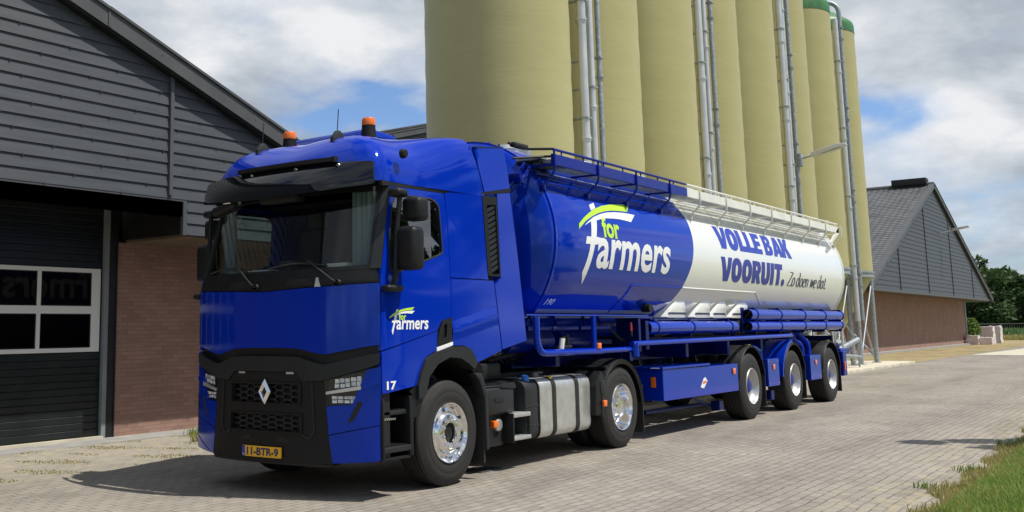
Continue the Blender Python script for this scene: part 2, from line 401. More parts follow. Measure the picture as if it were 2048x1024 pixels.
    def patch(s, outer, holes, fn, du, dv, off=0.0, th=0.02):
        """polygon in (u,v) mapped through fn(u,v,offset) with depth th"""
        loops = [outer]+list(holes)
        pts = [Vector((p[0], p[1], 0)) for l in loops for p in l]
        tris = geometry.tessellate_polygon([[Vector((p[0], p[1], 0)) for p in l] for l in loops])
        c = bmesh.new(); vs = [c.verts.new(p) for p in pts]
        for t in tris:
            if len(set(t)) == 3:
                try: c.faces.new([vs[i] for i in t])
                except ValueError: pass
        xs = [p.x for p in pts]; ys = [p.y for p in pts]
        for (lo, hi, d, nrm) in ((min(xs), max(xs), du, (1, 0, 0)), (min(ys), max(ys), dv, (0, 1, 0))):
            if not d: continue
            k = math.floor(lo/d)+1
            while k*d < hi-1e-6:
                co = (k*d, 0, 0) if nrm[0] else (0, k*d, 0)
                bmesh.ops.bisect_plane(c, geom=list(c.verts)+list(c.edges)+list(c.faces), dist=1e-6, plane_co=co, plane_no=nrm); k += 1
        for fc in c.faces:
            if fc.normal.z < 0: fc.normal_flip()
        if th:
            be = [e for e in c.edges if len(e.link_faces) == 1]
            back = {}
            for e in be:
                for v in e.verts:
                    if v not in back: back[v] = c.verts.new((v.co.x, v.co.y, 1.0))
            for e in be:
                a, b = e.verts
                lf = e.link_faces[0]; lv = list(lf.verts); i = lv.index(a)
                if lv[(i+1) % len(lv)] is b: c.faces.new((b, a, back[a], back[b]))
                else: c.faces.new((a, b, back[b], back[a]))
        for v in c.verts: v.co = Vector(fn(v.co.x, v.co.y, off-(th if v.co.z > .5 else 0)))
        if fn.__name__ == 'FR':
            bmesh.ops.reverse_faces(c, faces=list(c.faces))
        return s.bm(c)
    def obj(s, name, mat, parent=None, smooth=30, mats=None):
        if parent is not None and 2 <= len(s.pc) <= 60 and name not in WHOLE:
            cl = s.clusters()
            if 2 <= len(cl) <= 12:
                first = None
                for vs, fs in cl:
                    o = finish(name, vs, fs, mat, parent, smooth)
                    first = first or o
                return first
        return finish(name, s.v, s.f, mat, parent, smooth, mats, s.fm if mats else None)

def arcpts(cx, cy, r_, a0, a1, n):
    return [(cx+r_*cos(radians(a0+(a1-a0)*i/n)), cy+r_*sin(radians(a0+(a1-a0)*i/n))) for i in range(n+1)]
def rpoly(pts, rad, n=4):
    """round the corners of a polygon; rad a number or one per corner"""
    o = []; N = len(pts)
    for i in range(N):
        p = Vector(pts[i]).to_2d(); a = Vector(pts[i-1]).to_2d(); b = Vector(pts[(i+1) % N]).to_2d()
        rr = rad[i] if isinstance(rad, (list, tuple)) else rad
        if rr <= 0: o.append(tuple(p)); continue
        da = (a-p); db = (b-p); d = min(rr, da.length*.48, db.length*.48)
        A = p+da.normalized()*d; B = p+db.normalized()*d
        for k in range(n+1):
            t = k/n; q = A*(1-t)**2+p*2*t*(1-t)+B*t*t; o.append((q.x, q.y))
    return o
def smoothpath(pts, rad, n=5):
    o = [Vector(pts[0])]
    for i in range(1, len(pts)-1):
        p = Vector(pts[i]); a = Vector(pts[i-1]); b = Vector(pts[i+1])
        d = min(rad, (a-p).length*.48, (b-p).length*.48); A = p+(a-p).normalized()*d; B = p+(b-p).normalized()*d
        for k in range(n+1):
            t = k/n; o.append(A*(1-t)**2+p*2*t*(1-t)+B*t*t)
    o.append(Vector(pts[-1])); return o

# text -> 2D triangles in a unit frame (height of capital = 1)
def text2d(s, bold=0.0, shear=0.0, xs=1.0):
    cu = bpy.data.curves.new('txt', 'FONT'); cu.body = s; cu.size = 1.0; cu.offset = bold; cu.resolution_u = 3; cu.fill_mode = 'FRONT'
    ob = bpy.data.objects.new('txt', cu); C.objects.link(ob)
    me = bpy.data.meshes.new_from_object(ob)
    vs = [(v.co.x, v.co.y) for v in me.vertices]; fs = [tuple(p.vertices) for p in me.polygons]
    bpy.data.objects.remove(ob); bpy.data.curves.remove(cu); bpy.data.meshes.remove(me)
    x0 = min(v[0] for v in vs); x1 = max(v[0] for v in vs)
    k = 1/0.72
    vs = [(((x-x0)*xs+shear*y)*k, y*k) for x, y in vs]
    return vs, fs, (x1-x0)*xs*k
def put2d(mb, vs, fs, fn, off, dv=None):
    c = bmesh.new(); bv = [c.verts.new((p[0], p[1], 0)) for p in vs]
    for q in fs:
        try: c.faces.new([bv[i] for i in q])
        except ValueError: pass
    if dv:
        ys = [p[1] for p in vs]; k = math.floor(min(ys)/dv)+1
        while k*dv < max(ys):
            bmesh.ops.bisect_plane(c, geom=list(c.verts)+list(c.edges)+list(c.faces), dist=1e-6, plane_co=(0, k*dv, 0), plane_no=(0, 1, 0)); k += 1
    for v in c.verts: v.co = Vector(fn(v.co.x, v.co.y, off))
    mb.bm(c)

# ------------------------------------------------------------------ ground
def sheet(name, poly, z, mat, cuts=0):
    c = bmesh.new(); vs = [c.verts.new((p[0], p[1], z)) for p in poly]; c.faces.new(vs)
    for fc in c.faces:
        if fc.normal.z < 0: fc.normal_flip()
    m = MB(); m.bm(c); return struct(m.obj(name, mat, smooth=0))
sheet('ground', [(-600, -900), (2500, -900), (2500, 1600), (-600, 1600)], -0.05, field_m)
sheet('brick_paving', [(-40, -3.95), (34, -3.95), (34, 7.6), (-40, 7.6)], 0.0, paving)
sheet('road', [(34, -3.95), (95, -3.95), (95, 3.2), (34, 2.99)], 0.0, paving)
sheet('dirt_path', [(26, 2.95), (34, 2.99), (95, 3.2), (95, 8.0), (26, 8.0)], 0.004, dirt_m)
sheet('concrete_slab', [(46.5, 0.4), (95, -0.1), (95, 3.5), (59.7, 2.25), (47, 2.85)], 0.008, slabm)
m = MB(); m.box((-12, 6.35, -0.05), (6.6, 7.06, 0.012), 0.0); struct(m.obj('concrete_apron', concrete, smooth=0))
m = MB()
x = 7.0
while x < 33.4:
    m.box((x+.006, 2.78+random.uniform(-.01, .01), -0.05), (x+1.194, 6.6, 0.10), 0.015); x += 1.2
struct(m.obj('silo_foundation', slabm))
m = MB(); m.patch([(-14, -3.95), (90, -3.95), (90, -40), (-14, -40)], [], lambda a, b, o: (a, b, 0.05 if b < -4.1 else 0.0), 4, 0, 0, 0)
struct(m.obj('verge', verge_m, smooth=0))
# grass on the verge
def blades(name, region, n, h0, h1, mat, w=0.006, z=0.0, dens=None):
    v = []; fcs = []
    for _ in range(n):
        x, y = region()
        h = random.uniform(h0, h1); a = random.uniform(0, 2*pi); ln = random.uniform(.1, .6)*h; b = random.uniform(0, 2*pi)
        dx, dy = cos(a)*w, sin(a)*w; lx, ly = cos(b)*ln, sin(b)*ln; k = len(v)
        zz = z(x, y) if callable(z) else z
        v += [(x-dx, y-dy, zz), (x+dx, y+dy, zz), (x+dx*.7+lx*.35, y+dy*.7+ly*.35, zz+h*.6), (x-dx*.7+lx*.35, y-dy*.7+ly*.35, zz+h*.6), (x+lx, y+ly, zz+h)]
        fcs += [(k, k+1, k+2, k+3), (k+3, k+2, k+4)]
    return finish(name, v, fcs, mat, None, 0)
vz = lambda x, y: min(0.05, max(0.0, (-3.97-y)*.35))
def reg_lawn():
    return random.uniform(-0.5, 11), -4.12-abs(random.gauss(0, 1))*0.55
tag(blades('lawn_grass', reg_lawn, 42000, 0.03, 0.10, grass_m, 0.0045, vz), 'green lawn grass at the bottom right beside the paving', 'grass', kind='stuff')
tag(blades('withered_grass', reg_lawn, 7000, 0.03, 0.11, drygrass, 0.004, vz), 'straw coloured blades mixed through the green lawn', 'grass', kind='stuff')
def reg_edge():
    x = random.uniform(-0.5, 11); return x, -3.95-random.uniform(-.08, .35)-.05*sin(x*2.1)-.08*sin(x*5+1)
tag(blades('dry_grass', reg_edge, 9000, 0.02, 0.09, drygrass, 0.005, vz), 'dry yellowish grass along the edge of the brick paving', 'grass', kind='stuff')
# weeds growing out of the joints
def tuft(name, x, y, rad, h, n, mat, label, cat, group=None):
    o = blades(name, lambda: (random.gauss(0, rad), random.gauss(0, rad)), n, h*.4, h, mat, 0.006)
    o.location = (x, y, 0.002); tag(o, label, cat, group)
    return o
tuft('weed', 2.05, 6.15, .05, .16, 60, grass_m, 'taller weed growing from the paving near the brick wall, left one', 'weed')
tuft('weed', 2.6, 6.25, .09, .10, 90, grass_m, 'low spreading weed next to the truck front corner by the brick wall', 'weed')
tuft('weed', 1.55, 5.45, .05, .17, 60, drygrass, 'dry weed stalk standing out in the paving before the brick wall', 'weed')
tuft('weed', 2.2, -3.7, .05, .07, 50, leaf2, 'leafy weed at the bottom edge where paving meets lawn', 'weed')
tuft('weed', 3.6, -3.88, .09, .09, 90, leaf2, 'larger leafy weed halfway along the lawn edge', 'weed')
tuft('weed', 6.2, -3.92, .10, .12, 120, leaf2, 'leafy weed at the right picture border on the lawn edge', 'weed')
def reg_joint():
    while True:
        x = random.uniform(-3, 4.5); y = random.uniform(4.0, 6.35)
        if sin(x*3.1+1)*cos(y*4.3)+sin(x*7.7+y*3) > .75: return x+random.gauss(0, .02), y+random.gauss(0, .02)
tag(blades('joint_moss', reg_joint, 3200, 0.006, 0.022, drygrass, 0.007, 0.0), 'dry yellow moss and grass in the joints before the barn', 'moss', kind='stuff')
# manhole / drain
g = thing('drain_grate', 'black slotted drain grate in the paving behind the front wheel', 'drain', (1.12, 0.44, 0))
m = MB(); m.box((0.93, 0.30, 0.002), (1.31, 0.33, 0.010)); m.box((0.93, 0.57, 0.002), (1.31, 0.60, 0.010)); m.box((0.90, 0.30, 0.002), (0.93, 0.60, 0.010)); m.box((1.31, 0.30, 0.002), (1.34, 0.60, 0.010)); m.obj('frame', tie, g)
m = MB()
for k in range(9): m.box((0.945+k*.042, 0.33, 0.001), (0.965+k*.042, 0.57, 0.008))
m.obj('slats', tie, g)

# ------------------------------------------------------------------ barns
def barn(root, ax, az, x0, x1, ze, yg, yw, yb, zs, door=None, battens=(), detail=True):
    """gable cladding plane yg, wall plane yw; ridge x=ax z=az; cladding from zs(bottom)"""
    sr = (az-ze)/(x1-ax); sl = (az-ze)/(ax-x0)
    def top(x): return az-(x-ax)*sr if x > ax else az-(ax-x)*sl
    return sr, sl, top
def weatherboards(mb, top, xa, xb, zb, yg, pitch=0.168, notch=None, z_top=12):
    z = zb
    while z < z_top:
        segs = [(xa, xb)]
        if notch and z < notch[2]-1e-3: segs = [(max(xa, notch[1]), xb)]
        for (a, b) in segs:
            # clip to the roof line at the board's lower edge
            n = 60; xs = [a+(b-a)*i/n for i in range(n+1)]
            xs = [q for q in xs if top(q) > z+.02]
            if len(xs) < 2: continue
            lo, hi = xs[0], xs[-1]
            zt = z+pitch
            # trim ends on slope
            def inv(zz, side):
                return None
            vs = [(lo, yg-.022, z), (hi, yg-.022, z), (min(hi, trimx(top, zt, 1, lo, hi)), yg, zt), (max(lo, trimx(top, zt, -1, lo, hi)), yg, zt),
                  (lo, yg+.004, z), (hi, yg+.004, z)]
            mb.add(vs, [(0, 1, 2, 3), (4, 5, 1, 0)])
            if pitch < .2:
                xx = lo+.3+(int(z*37) % 7)*.17
                while xx < hi-.1:
                    mb.box((xx, yg-.030, z-.012), (xx+.022, yg-.015, z+.012)); xx += 1.18
        z += pitch
def trimx(top, zt, side, lo, hi):
    a, b = (lo, hi)
    n = 200
    rng = range(n, -1, -1) if side > 0 else range(n+1)
    for i in rng:
        x = lo+(hi-lo)*i/n
        if top(x) >= zt: return x
    return (lo+hi)/2
def roof_tiles(mb, x0, z0, x1, z1, ya, yb, nx, wave=0.03, wl=0.34, step=0.34):
    """profiled roof sheets from eave (x0,z0) to ridge (x1,z1), waves along y"""
    dx, dz = (x1-x0), (z1-z0); ln = sqrt(dx*dx+dz*dz); nrm = Vector((-dz, 0, dx)).normalized()
    if nrm.z < 0: nrm = -nrm
    ny = int((yb-ya)/wl*4); vs = []; fs = []; rows = int(ln/step)
    for i in range(rows):
        for k in (0, 1):
            t = (i+k)/rows; lift = 0.016*(1-k)
            for j in range(ny+1):
                y = ya+(yb-ya)*j/ny
                p = Vector((x0+dx*t, y, z0+dz*t))+nrm*(lift+wave*abs(sin(pi*y/wl)))
                vs.append(p)
    w = ny+1
    for i in range(rows):
        a = 2*i*w
        for j in range(ny): fs.append((a+j, a+j+1, a+w+j+1, a+w+j))
        if i < rows-1:
            for j in range(ny): fs.append((a+w+j, a+w+j+1, a+2*w+j+1, a+2*w+j))
    mb.add(vs, fs)
roof_m = simple('grey_roof_sheet', (0.085, 0.088, 0.092), 0.6, var=0.25, vscale=1.2)

def make_barn(label, ax, az, x0, x1, ze, yg, yw, yb, notch, zb_c, battens, boards, pitch=0.168, wx1=None, wx0=None, tiles=True, hole=None):
    t = thing('barn', label, 'barn', (ax, yw, 0), 'barns')
    sr = (az-ze)/(x1-ax); sl = (az-ze)/(ax-x0)
    top = lambda x: az-(x-ax)*sr if x > ax else az-(ax-x)*sl
    m = MB(); weatherboards(m, lambda x: top(x)-.05, x0+.3, x1-.3, zb_c, yg, pitch, notch, az)
    # backing
    m.obj('gable_cladding', clad, t, 0)
    m = MB(); zn = notch[2] if notch else zb_c
    pl = [(x0+.2, zn+.02), (x1-.2, zn+.02), (x1-.2, top(x1-.2)-.1), (ax, az-.1), (x0+.2, top(x0+.2)-.1)]
    m.prism(pl, 'y', yg+.012, yg+.10); m.obj('gable_backing', clad, t, 0)
    m = MB()
    for bx, b0 in battens:
        zt = top(bx)-.1
        m.box((bx-.03, yg-.055, b0), (bx+.03, yg+.0, zt))
    m.obj('batten', verge, t, 0)
    # verge boards on the roof edge
    for side in (1, -1):
        xe = x1 if side > 0 else x0; s_ = sr if side > 0 else sl
        L_ = abs(xe-ax); n = max(2, int(L_/3.05)); m = MB()
        for i in range(n):
            xa = ax+side*L_*i/n; xb = ax+side*L_*(i+1)/n; za = top(xa); zb_ = top(xb)
            o = 0.004*(i % 2)
            m.prism([(xa, za+.07+o), (xb, zb_+.07+o), (xb, zb_-.17), (xa, za-.17)], 'y', yg-.17-o, yg-.14)
            m.prism([(xa, za+.11+o), (xb, zb_+.11+o), (xb, zb_+.07+o), (xa, za+.07+o)], 'y', yg-.20-o, yg+.10)
            # nail heads
            for q in (.25, .75):
                X = xa+(xb-xa)*q; Z = za+(zb_-za)*q-.05
                m.box((X-.008, yg-.18, Z-.008), (X+.008, yg-.17, Z+.008))
            # joint strap
            X = xa; m.box((X-.02, yg-.182, za-.165), (X+.015, yg-.175, za+.06))
        m.obj('verge_board', verge, t, 0)
        m = MB(); m.prism([(ax, az-.18), (xe, top(xe)-.18), (xe, top(xe)-.20), (ax, az-.20)], 'y', yg-.14, yg-.0); m.obj('verge_soffit', blackm, t, 0)
    # roof
    for side in (1, -1):
        xe = x1 if side > 0 else x0
        m = MB()
        if tiles: roof_tiles(m, xe, top(xe), ax, az, yg-.14, yb, 1)
        m.prism([(ax, az-.02), (xe, top(xe)-.02), (xe, top(xe)-.15), (ax, az-.15)], 'y', yg+.11, yb)
        m.obj('roof', roof_m, t, 0)
    m = MB(); m.tube([(ax, yg-.15, az+.05), (ax, yb, az+.05)], .14, 8); m.obj('ridge_cap', roof_m, t)
    return t, top
# -- barn at the left
b1, top1 = make_barn('large grey clad barn with a brick wall and roller door, left of the truck', -11.08, 9.67, -29.3, 7.15, 3.2, 5.6, 7.0, 30, (-99, 1.39, 3.41), 2.91, [(1.06, 3.45)], None)
m = MB()
m.box((1.32, 5.585, 2.905), (1.39, 5.64, 3.43)); m.box((-26, 5.585, 3.385), (1.32, 5.64, 3.41)); m.obj('corner_trim', verge, b1, 0)
m = MB(); m.box((1.33, 5.64, 2.92), (1.40, 7.0, 3.40)); m.obj('recess_side', blackm, b1, 0)
m = MB(); m.box((-25, 5.65, 3.42), (1.33, 7.05, 3.46)); m.box((1.40, 5.61, 2.885), (6.9, 7.0, 2.92))
for k in range(16): m.box((1.0-k*.62, 5.65, 3.395), (1.03-k*.62, 7.0, 3.42))
m.obj('soffit', soffit, b1, 0)
m = MB(); m.box((1.25, 7.0, 0), (6.6, 7.25, 2.886)); m.box((6.35, 7.25, 0), (6.6, 30, 3.1)); m.box((-24.5, 7.2, 0), (-24.2, 30, 3.1)); m.box((-28.5, 7.0, 0), (-4.6, 7.2, 3.42)); m.box((-24.2, 29.8, 0), (6.35, 30, 3.1)); m.obj('brick_wall', brick, b1, 0)
m = MB(); m.box((1.11, 6.98, 0), (1.25, 7.12, 3.42)); m.box((1.22, 6.985, 0.02), (1.245, 6.97, 3.42)); m.obj('door_post', blackm, b1, 0)
m = MB(); m.box((1.03, 6.99, 0), (1.108, 7.06, 3.42)); m.obj('door_jamb', jamb, b1, 0)
m = MB(); m.box((-4.6, 6.93, 0.012), (1.03, 7.02, 0.045)); m.obj('door_threshold', slabm, b1, 0)
# sectional door
dr = MB(); z = 0.05
while z < 1.25: dr.box((-4.5, 7.05, z), (1.03, 7.09, z+.096), .006, 1); z += .1
z = 2.48
while z < 3.4: dr.box((-4.5, 7.05, z), (1.03, 7.09, z+.096), .006, 1); z += .1
door = dr.obj('sectional_door', doorm, b1, 0)
m = MB()
zz = [(1.26, 1.32), (1.81, 1.92), (2.41, 2.47)]
for a, b in zz: m.box((-4.5, 7.035, a), (.99, 7.075, b))
xx = [(0.84, 0.99), (-0.06, 0.0), (-1.02, -0.96), (-1.98, -1.92), (-2.94, -2.88), (-3.9, -3.84)]
for a, b in xx:
    m.box((a, 7.035, 1.32), (b, 7.075, 1.81)); m.box((a, 7.035, 1.92), (b, 7.075, 2.41))
m.obj('window_frame', doorw, door, 0)
xs_ = [(-.0, .84), (-.96, -.06), (-1.92, -1.02), (-2.88, -1.98)]
for a, b in xs_:
    for c_, d_ in ((1.32, 1.81), (1.92, 2.41)):
        m = MB(); m.add([(a, 7.06, c_), (b, 7.06, c_), (b, 7.06, d_), (a, 7.06, d_)], [(0, 1, 2, 3)]); m.obj('pane', door_glass, door, 0)
m = MB(); m.box((-24, 8.2, 0.01), (6.3, 8.25, 3.3)); m.obj('inner_partition', soffit, b1, 0)
m = MB()
for a, b in xs_:
    for c_, d_ in ((1.32, 1.81), (1.92, 2.41)):
        m.box((a+.0, 7.045, c_), (b, 7.057, c_+.015)); m.box((a, 7.045, d_-.015), (b, 7.057, d_)); m.box((a, 7.045, c_+.015), (a+.015, 7.057, d_-.015)); m.box((b-.015, 7.045, c_+.015), (b, 7.057, d_-.015))
m.obj('glazing_bead', rubber, door, 0)

# -- barn at the right, far end of the yard
b2, top2 = make_barn('far grey clad barn with pointed gable and brick base, right of the silos', 58.6, 9.67, 41.5, 77.0, 3.17, 5.9, 7.3, 40, None, 3.15, [(48.25, 3.2), (55.3, 3.2), (62.6, 3.2), (69.8, 3.2)], None, pitch=0.235)
m = MB(); m.box((42.5, 5.95, 3.10), (76.2, 7.3, 3.14)); m.obj('soffit', soffit, b2, 0)
m = MB(); m.box((41.8, 5.86, 3.07), (76.6, 5.94, 3.15)); m.obj('corner_trim', verge, b2, 0)
m = MB(); m.box((43.0, 7.3, 0), (74.9, 7.55, 3.10)); m.box((74.65, 7.55, 0), (74.9, 39, 3.2)); m.box((43, 7.55, 0), (43.25, 39, 3.2)); m.obj('brick_wall', brick, b2, 0)
m = MB(); m.box((74.6, 7.24, 0), (74.98, 7.30, 3.10)); m.obj('downpipe', jamb, b2, 0)
m = MB(); m.box((58.2, 6.1, 9.72), (59.0, 8.0, 10.12), .03); m.obj('ridge_vent', blackm, b2)
m = MB(); m.box((43.1, 6.9, -.02), (74.9, 7.3, .10)); m.obj('wall_footing', concrete, b2, 0)
t = thing('flood_lamp', 'slim grey outdoor lamp on the gable of the far barn', 'lamp', (60, 5.8, 6.9), 'outdoor lamps')
m = MB(); m.tube([(59.9, 5.85, 6.85), (60.0, 5.2, 7.0)], .05, 8); m.obj('bracket', galv, t)
m = MB(); m.box((59.85, 4.3, 6.98), (60.15, 5.25, 7.12), .04, rot=(Matrix.Rotation(radians(-9), 3, 'X'), (60, 5.2, 7.0))); m.obj('lamp_head', pipe_s, t)
# -- roof just seen behind the truck cab
b3, top3 = make_barn('dark roofed barn mostly hidden behind the truck cab and silos', 37, 12.85, 12, 62, 6.35, 20, 20.6, 44, None, 6.3, [], None)
m = MB(); m.box((12.5, 20.6, 0), (61.5, 20.9, 6.3)); m.box((12.5, 20.9, 0), (12.8, 43, 6.3)); m.obj('wall', brick, b3, 0)

# ------------------------------------------------------------------ silos
SX0, SP, SY, SR = 8.78, 3.28, 4.86, 1.46
def silo_labels(i):
    return ['nearest and widest looking olive silo, directly behind the truck cab', 'second olive silo from the left, right of the first pair of steel pipes',
            'third olive silo from the left, just before the second set of pipes', 'fourth olive silo from the left, right of the second set of pipes',
            'fifth olive silo from the left, before the pipes carrying the lamp', 'sixth olive silo from the left, behind the lamp arm',
            'seventh olive silo with a green cap, left of the last pair of pipes', 'last olive silo with a green cap, standing next to the far barn'][i]
def make_silo(X):
    t = thing('silo', silo_labels(0), 'silo', (X, SY, 0.1), 'olive storage silos in a row')
    m = MB(); prof = []
    for i in range(0, 31):
        z = 3.42+(12.42-3.42)*i/30; prof.append((SR+0.006*sin(i*2.4), z))
    m.lathe(prof, (X, SY, 0), 'z', 72); m.obj('barrel', silo_m, t, 40)
    m = MB(); m.lathe([(SR+.012, 12.42), (SR+.012, 12.72), (SR-.03, 12.86), (SR-.12, 12.95), (SR-.6, 13.3), (.25, 13.65), (0.01, 13.66)], (X, SY, 0), 'z', 72); m.obj('cap', silo_green, t, 40)
    m = MB(); m.lathe([(SR+.02, 3.42), (SR+.045, 3.42), (SR+.045, 3.36), (SR+.012, 3.355), (SR+.012, 3.24), (SR+.045, 3.235), (SR+.045, 3.2), (SR-.2, 3.2)], (X, SY, 0), 'z', 72); m.obj('ring_beam', galv, t, 30)
    m = MB(); m.lathe([(SR-.02, 3.38), (SR-.05, 3.2), (.28, 1.25), (.22, .95), (0.01, .95)], (X, SY, 0), 'z', 64); m.obj('hopper_cone', silo_m, t, 40)
    for sx in (-1, 1):
        for sy in (-1, 1):
            m = MB(); x_, y_ = X+sx*1.13, SY+sy*1.13
            m.tube([(x_, y_, .1), (x_, y_, 3.25)], .085, 14); m.box((x_-.15, y_-.15, .1), (x_+.15, y_+.15, .125)); m.obj('leg', galv, t)
    for (a, b) in (((-1, -1), (1, -1)), ((1, -1), (1, 1)), ((-1, 1), (1, 1)), ((-1, -1), (-1, 1))):
        m = MB()
        pa = Vector((X+a[0]*1.13, SY+a[1]*1.13, 0)); pb = Vector((X+b[0]*1.13, SY+b[1]*1.13, 0))
        n_ = Vector((0, -1, 0)) if a[1] == b[1] == -1 else Vector((0, 0, 0))
        m.tube([pa+Vector((0, 0, .25)), pb+Vector((0, 0, 3.0))], .03, 8); m.tube([pb+Vector((0, .07, .25)), pa+Vector((0, .07, 3.0))], .03, 8)
        m.obj('cross_brace', galv, t)
    return t
silo = make_silo(SX0)
for i in range(1, 8):
    c_ = copy_tree(silo); c_.location.x = SX0+SP*i; c_['label'] = silo_labels(i)
# pipes
def pipe(x_, y_, rad, z0, z1, mat, name, label, grp, collar=2.4, stub=None, z_off=0.0, bend=False, tip=False):
    t = thing(name, label, 'pipe', (x_, y_, z0), grp)
    m = MB(); pts = [(x_, y_, z0), (x_, y_, z1)]
    if bend: pts = smoothpath([(x_, y_, z0), (x_, y_, z1), (x_-.2, y_+.9, z1+.25)], .35)
    m.tube(pts, rad, 16); m.obj('pipe_run', mat, t)
    z = z0+1.2+z_off; 
    while z < z1-.3:
        m = MB(); m.tube([(x_, y_, z-.06), (x_, y_, z+.06)], rad+.012, 16); m.tube([(x_, y_, z-.012), (x_, y_, z+.012)], rad+.03, 16); m.obj('coupling', mat, t)
        m = MB(); m.box((x_-.02, y_, z+.4), (x_+.02, y_+.75, z+.44)); m.box((x_-rad-.03, y_-rad-.02, z+.40), (x_+rad+.03, y_+rad+.02, z+.43)); m.obj('bracket', galv, t)
        z += collar
    return t
G = 'pipes between the silos'
P = [(9.84, .092, 'left and thickest pale steel pipe between the first and second silo', pipe_s, 'filling_pipe'), (10.20, .068, 'thinner pale steel pipe in the middle of the first group of pipes', pipe_s, 'filling_pipe'), (10.57, .055, 'weathered galvanised pipe just left of the second silo', galv, 'vent_pipe'),
     (16.27, .092, 'thick pale steel pipe, leftmost of the second group of pipes', pipe_s, 'filling_pipe'), (16.66, .066, 'thinner pale steel pipe in the middle of the second group', pipe_s, 'filling_pipe'), (17.14, .06, 'weathered galvanised pipe at the right of the second group', galv, 'vent_pipe'),
     (23.05, .092, 'thick pale steel pipe left of the lamp', pipe_s, 'filling_pipe'), (23.36, .06, 'thin pale steel pipe squeezed beside the pipe that carries the lamp', pipe_s, 'filling_pipe'), (23.86, .07, 'dark galvanised pipe carrying the lamp', galv, 'vent_pipe'),
     (29.62, .095, 'pale steel pipe at the last silo, ending above the ground', pipe_s, 'filling_pipe'), (30.28, .08, 'dark galvanised pipe bending over the top beside the last silo', galv, 'vent_pipe')]
for i, (x_, rd, lb, mt, nm) in enumerate(P):
    if i == 9: pipe(x_, 3.5, rd, 1.62, 12.45, mt, nm, lb, G, 2.45, z_off=.3)
    elif i == 10: pipe(x_, 3.5, rd, 1.66, 13.2, mt, nm, lb, G, 3.0, bend=True)
    else: pipe(x_, 3.5, rd, 1.6, 13.1, mt, nm, lb, G, 2.45+.2*(i % 3), z_off=.5*(i % 3), bend=(mt is galv))
t = thing('yard_lamp', 'flat grey street lamp head reaching out from the pipe between the silos', 'lamp', (23.86, 3.4, 6.5), 'outdoor lamps')
m = MB(); m.box((23.75, 3.34, 6.35), (23.97, 3.45, 6.75), .01); m.tube([(23.86, 3.38, 6.6), (23.86, 3.0, 6.66)], .03, 10); m.obj('bracket', galv, t)
m = MB(); m.prism([(3.05, 6.60), (2.2, 6.80), (2.02, 6.86), (2.02, 6.90), (2.3, 6.93), (3.05, 6.74)], 'x', 23.72, 24.0, .02); m.obj('lamp_head', pipe_s, t)
m = MB(); m.prism([(2.75, 6.655), (2.2, 6.785), (2.2, 6.77), (2.75, 6.64)], 'x', 23.76, 23.96); m.obj('lens', white_f, t, 0)
# silo group 4: discharge machinery at the last silos
t = thing('loading_auger', 'steel pipes and valve below the last silos, behind the trailer', 'auger', (28.0, 3.3, 0.1))
m = MB(); m.tube([(26.6, 3.4, .7), (28.2, 3.2, 1.0)], .09, 12); m.tube([(27.2, 3.4, .5), (28.4, 3.2, .42)], .06, 12); m.obj('tube', galv, t)
m = MB(); m.tube([(27.0, 3.4, .1), (27.0, 3.4, 1.9)], .03, 8); m.tube([(28.2, 3.2, .1), (28.2, 3.2, 1.0)], .03, 8); m.tube([(27.0, 3.4, 1.8), (28.2, 3.2, .9)], .02, 8); m.obj('stand', galv, t)


# ================================================================== TRACTOR
CW = 2.44; CY = 1.22
tr = thing('truck', 'blue tractor unit with black sun visor and dark grille, number 17 beside the wheel arch', 'truck', (0, CY, 0))
def fcx(y, z):
    q = min(1.0, abs(y-CY)/CY)
    return -1.37+.27*q**2.6+.27*max(0.0, z-1.95)
def FR(y, z, off=0.0):
    e = .01; d = (fcx(y+e, z)-fcx(y-e, z))/(2*e); n = Vector((-1, d, 0)).normalized()
    t = min(1.3, max(0.0, (z-1.95)/.9))
    return Vector((fcx(y, z), CY+(y-CY)*(1-.066*t), z))+n*off
def SD(x, z, off=0.0):
    # the cab leans in a little towards the roof, most at the front pillar
    t = min(1.3, max(0.0, (z-1.95)/.9)); w = 1.0 if x < -.3 else max(.12, 1-(x+.3)*.95)
    T = .08*t*w
    y0 = T+(.35*(x+1.0)**2*3 if x < -1.0 and z < 2.2 else 0.0)
    return Vector((x+1.27*T, y0-off, z+.2*T))
both = (None, CW)
def two(fn):
    for my in both: fn(my)

# inner hull (closed dark volume behind the panels)
m = MB(); m.prism(rpoly([(-1.0, .96), (-.62, .99), (-.45, 1.2), (-.1, 1.29), (.2, 1.28), (.45, 1.15), (.86, 1.28), (.86, 1.96), (-1.0, 1.90)], .02), 'y', .03, CW-.03)
m.box((.80, .06, 1.9), (.86, CW-.06, 2.9)); m.obj('cab_floor', interior, tr, 0)
# front hull below the windscreen
m = MB()
ysn = [i/24 for i in range(25)]
def fp(z0, z1, dep, ya=0.04, yb=CW-.04):
    n = 24; pl = [(fcx(ya+(yb-ya)*i/n, 1.5)+dep, ya+(yb-ya)*i/n) for i in range(n+1)]+[(-.95, yb), (-.95, ya)]
    return pl
m.prism(fp(0, 0, .06), 'z', .36, 1.93); m.obj('front_bulkhead', blackm, tr, 0)

# ---- front panels
def front_panel(name, poly, mat, off=0.0, th=.03, holes=(), rad=.015, parent=tr, du=.06, dv=.3):
    m = MB(); m.patch(rpoly(poly, rad) if rad else poly, holes, FR, du, dv, off, th); return m.obj(name, mat, parent, 35)
def sym(pts): # pts for the near half (y small) from centre-top clockwise -> mirrored closed polygon
    return pts+[(CW-p[0], p[1]) for p in reversed(pts)]
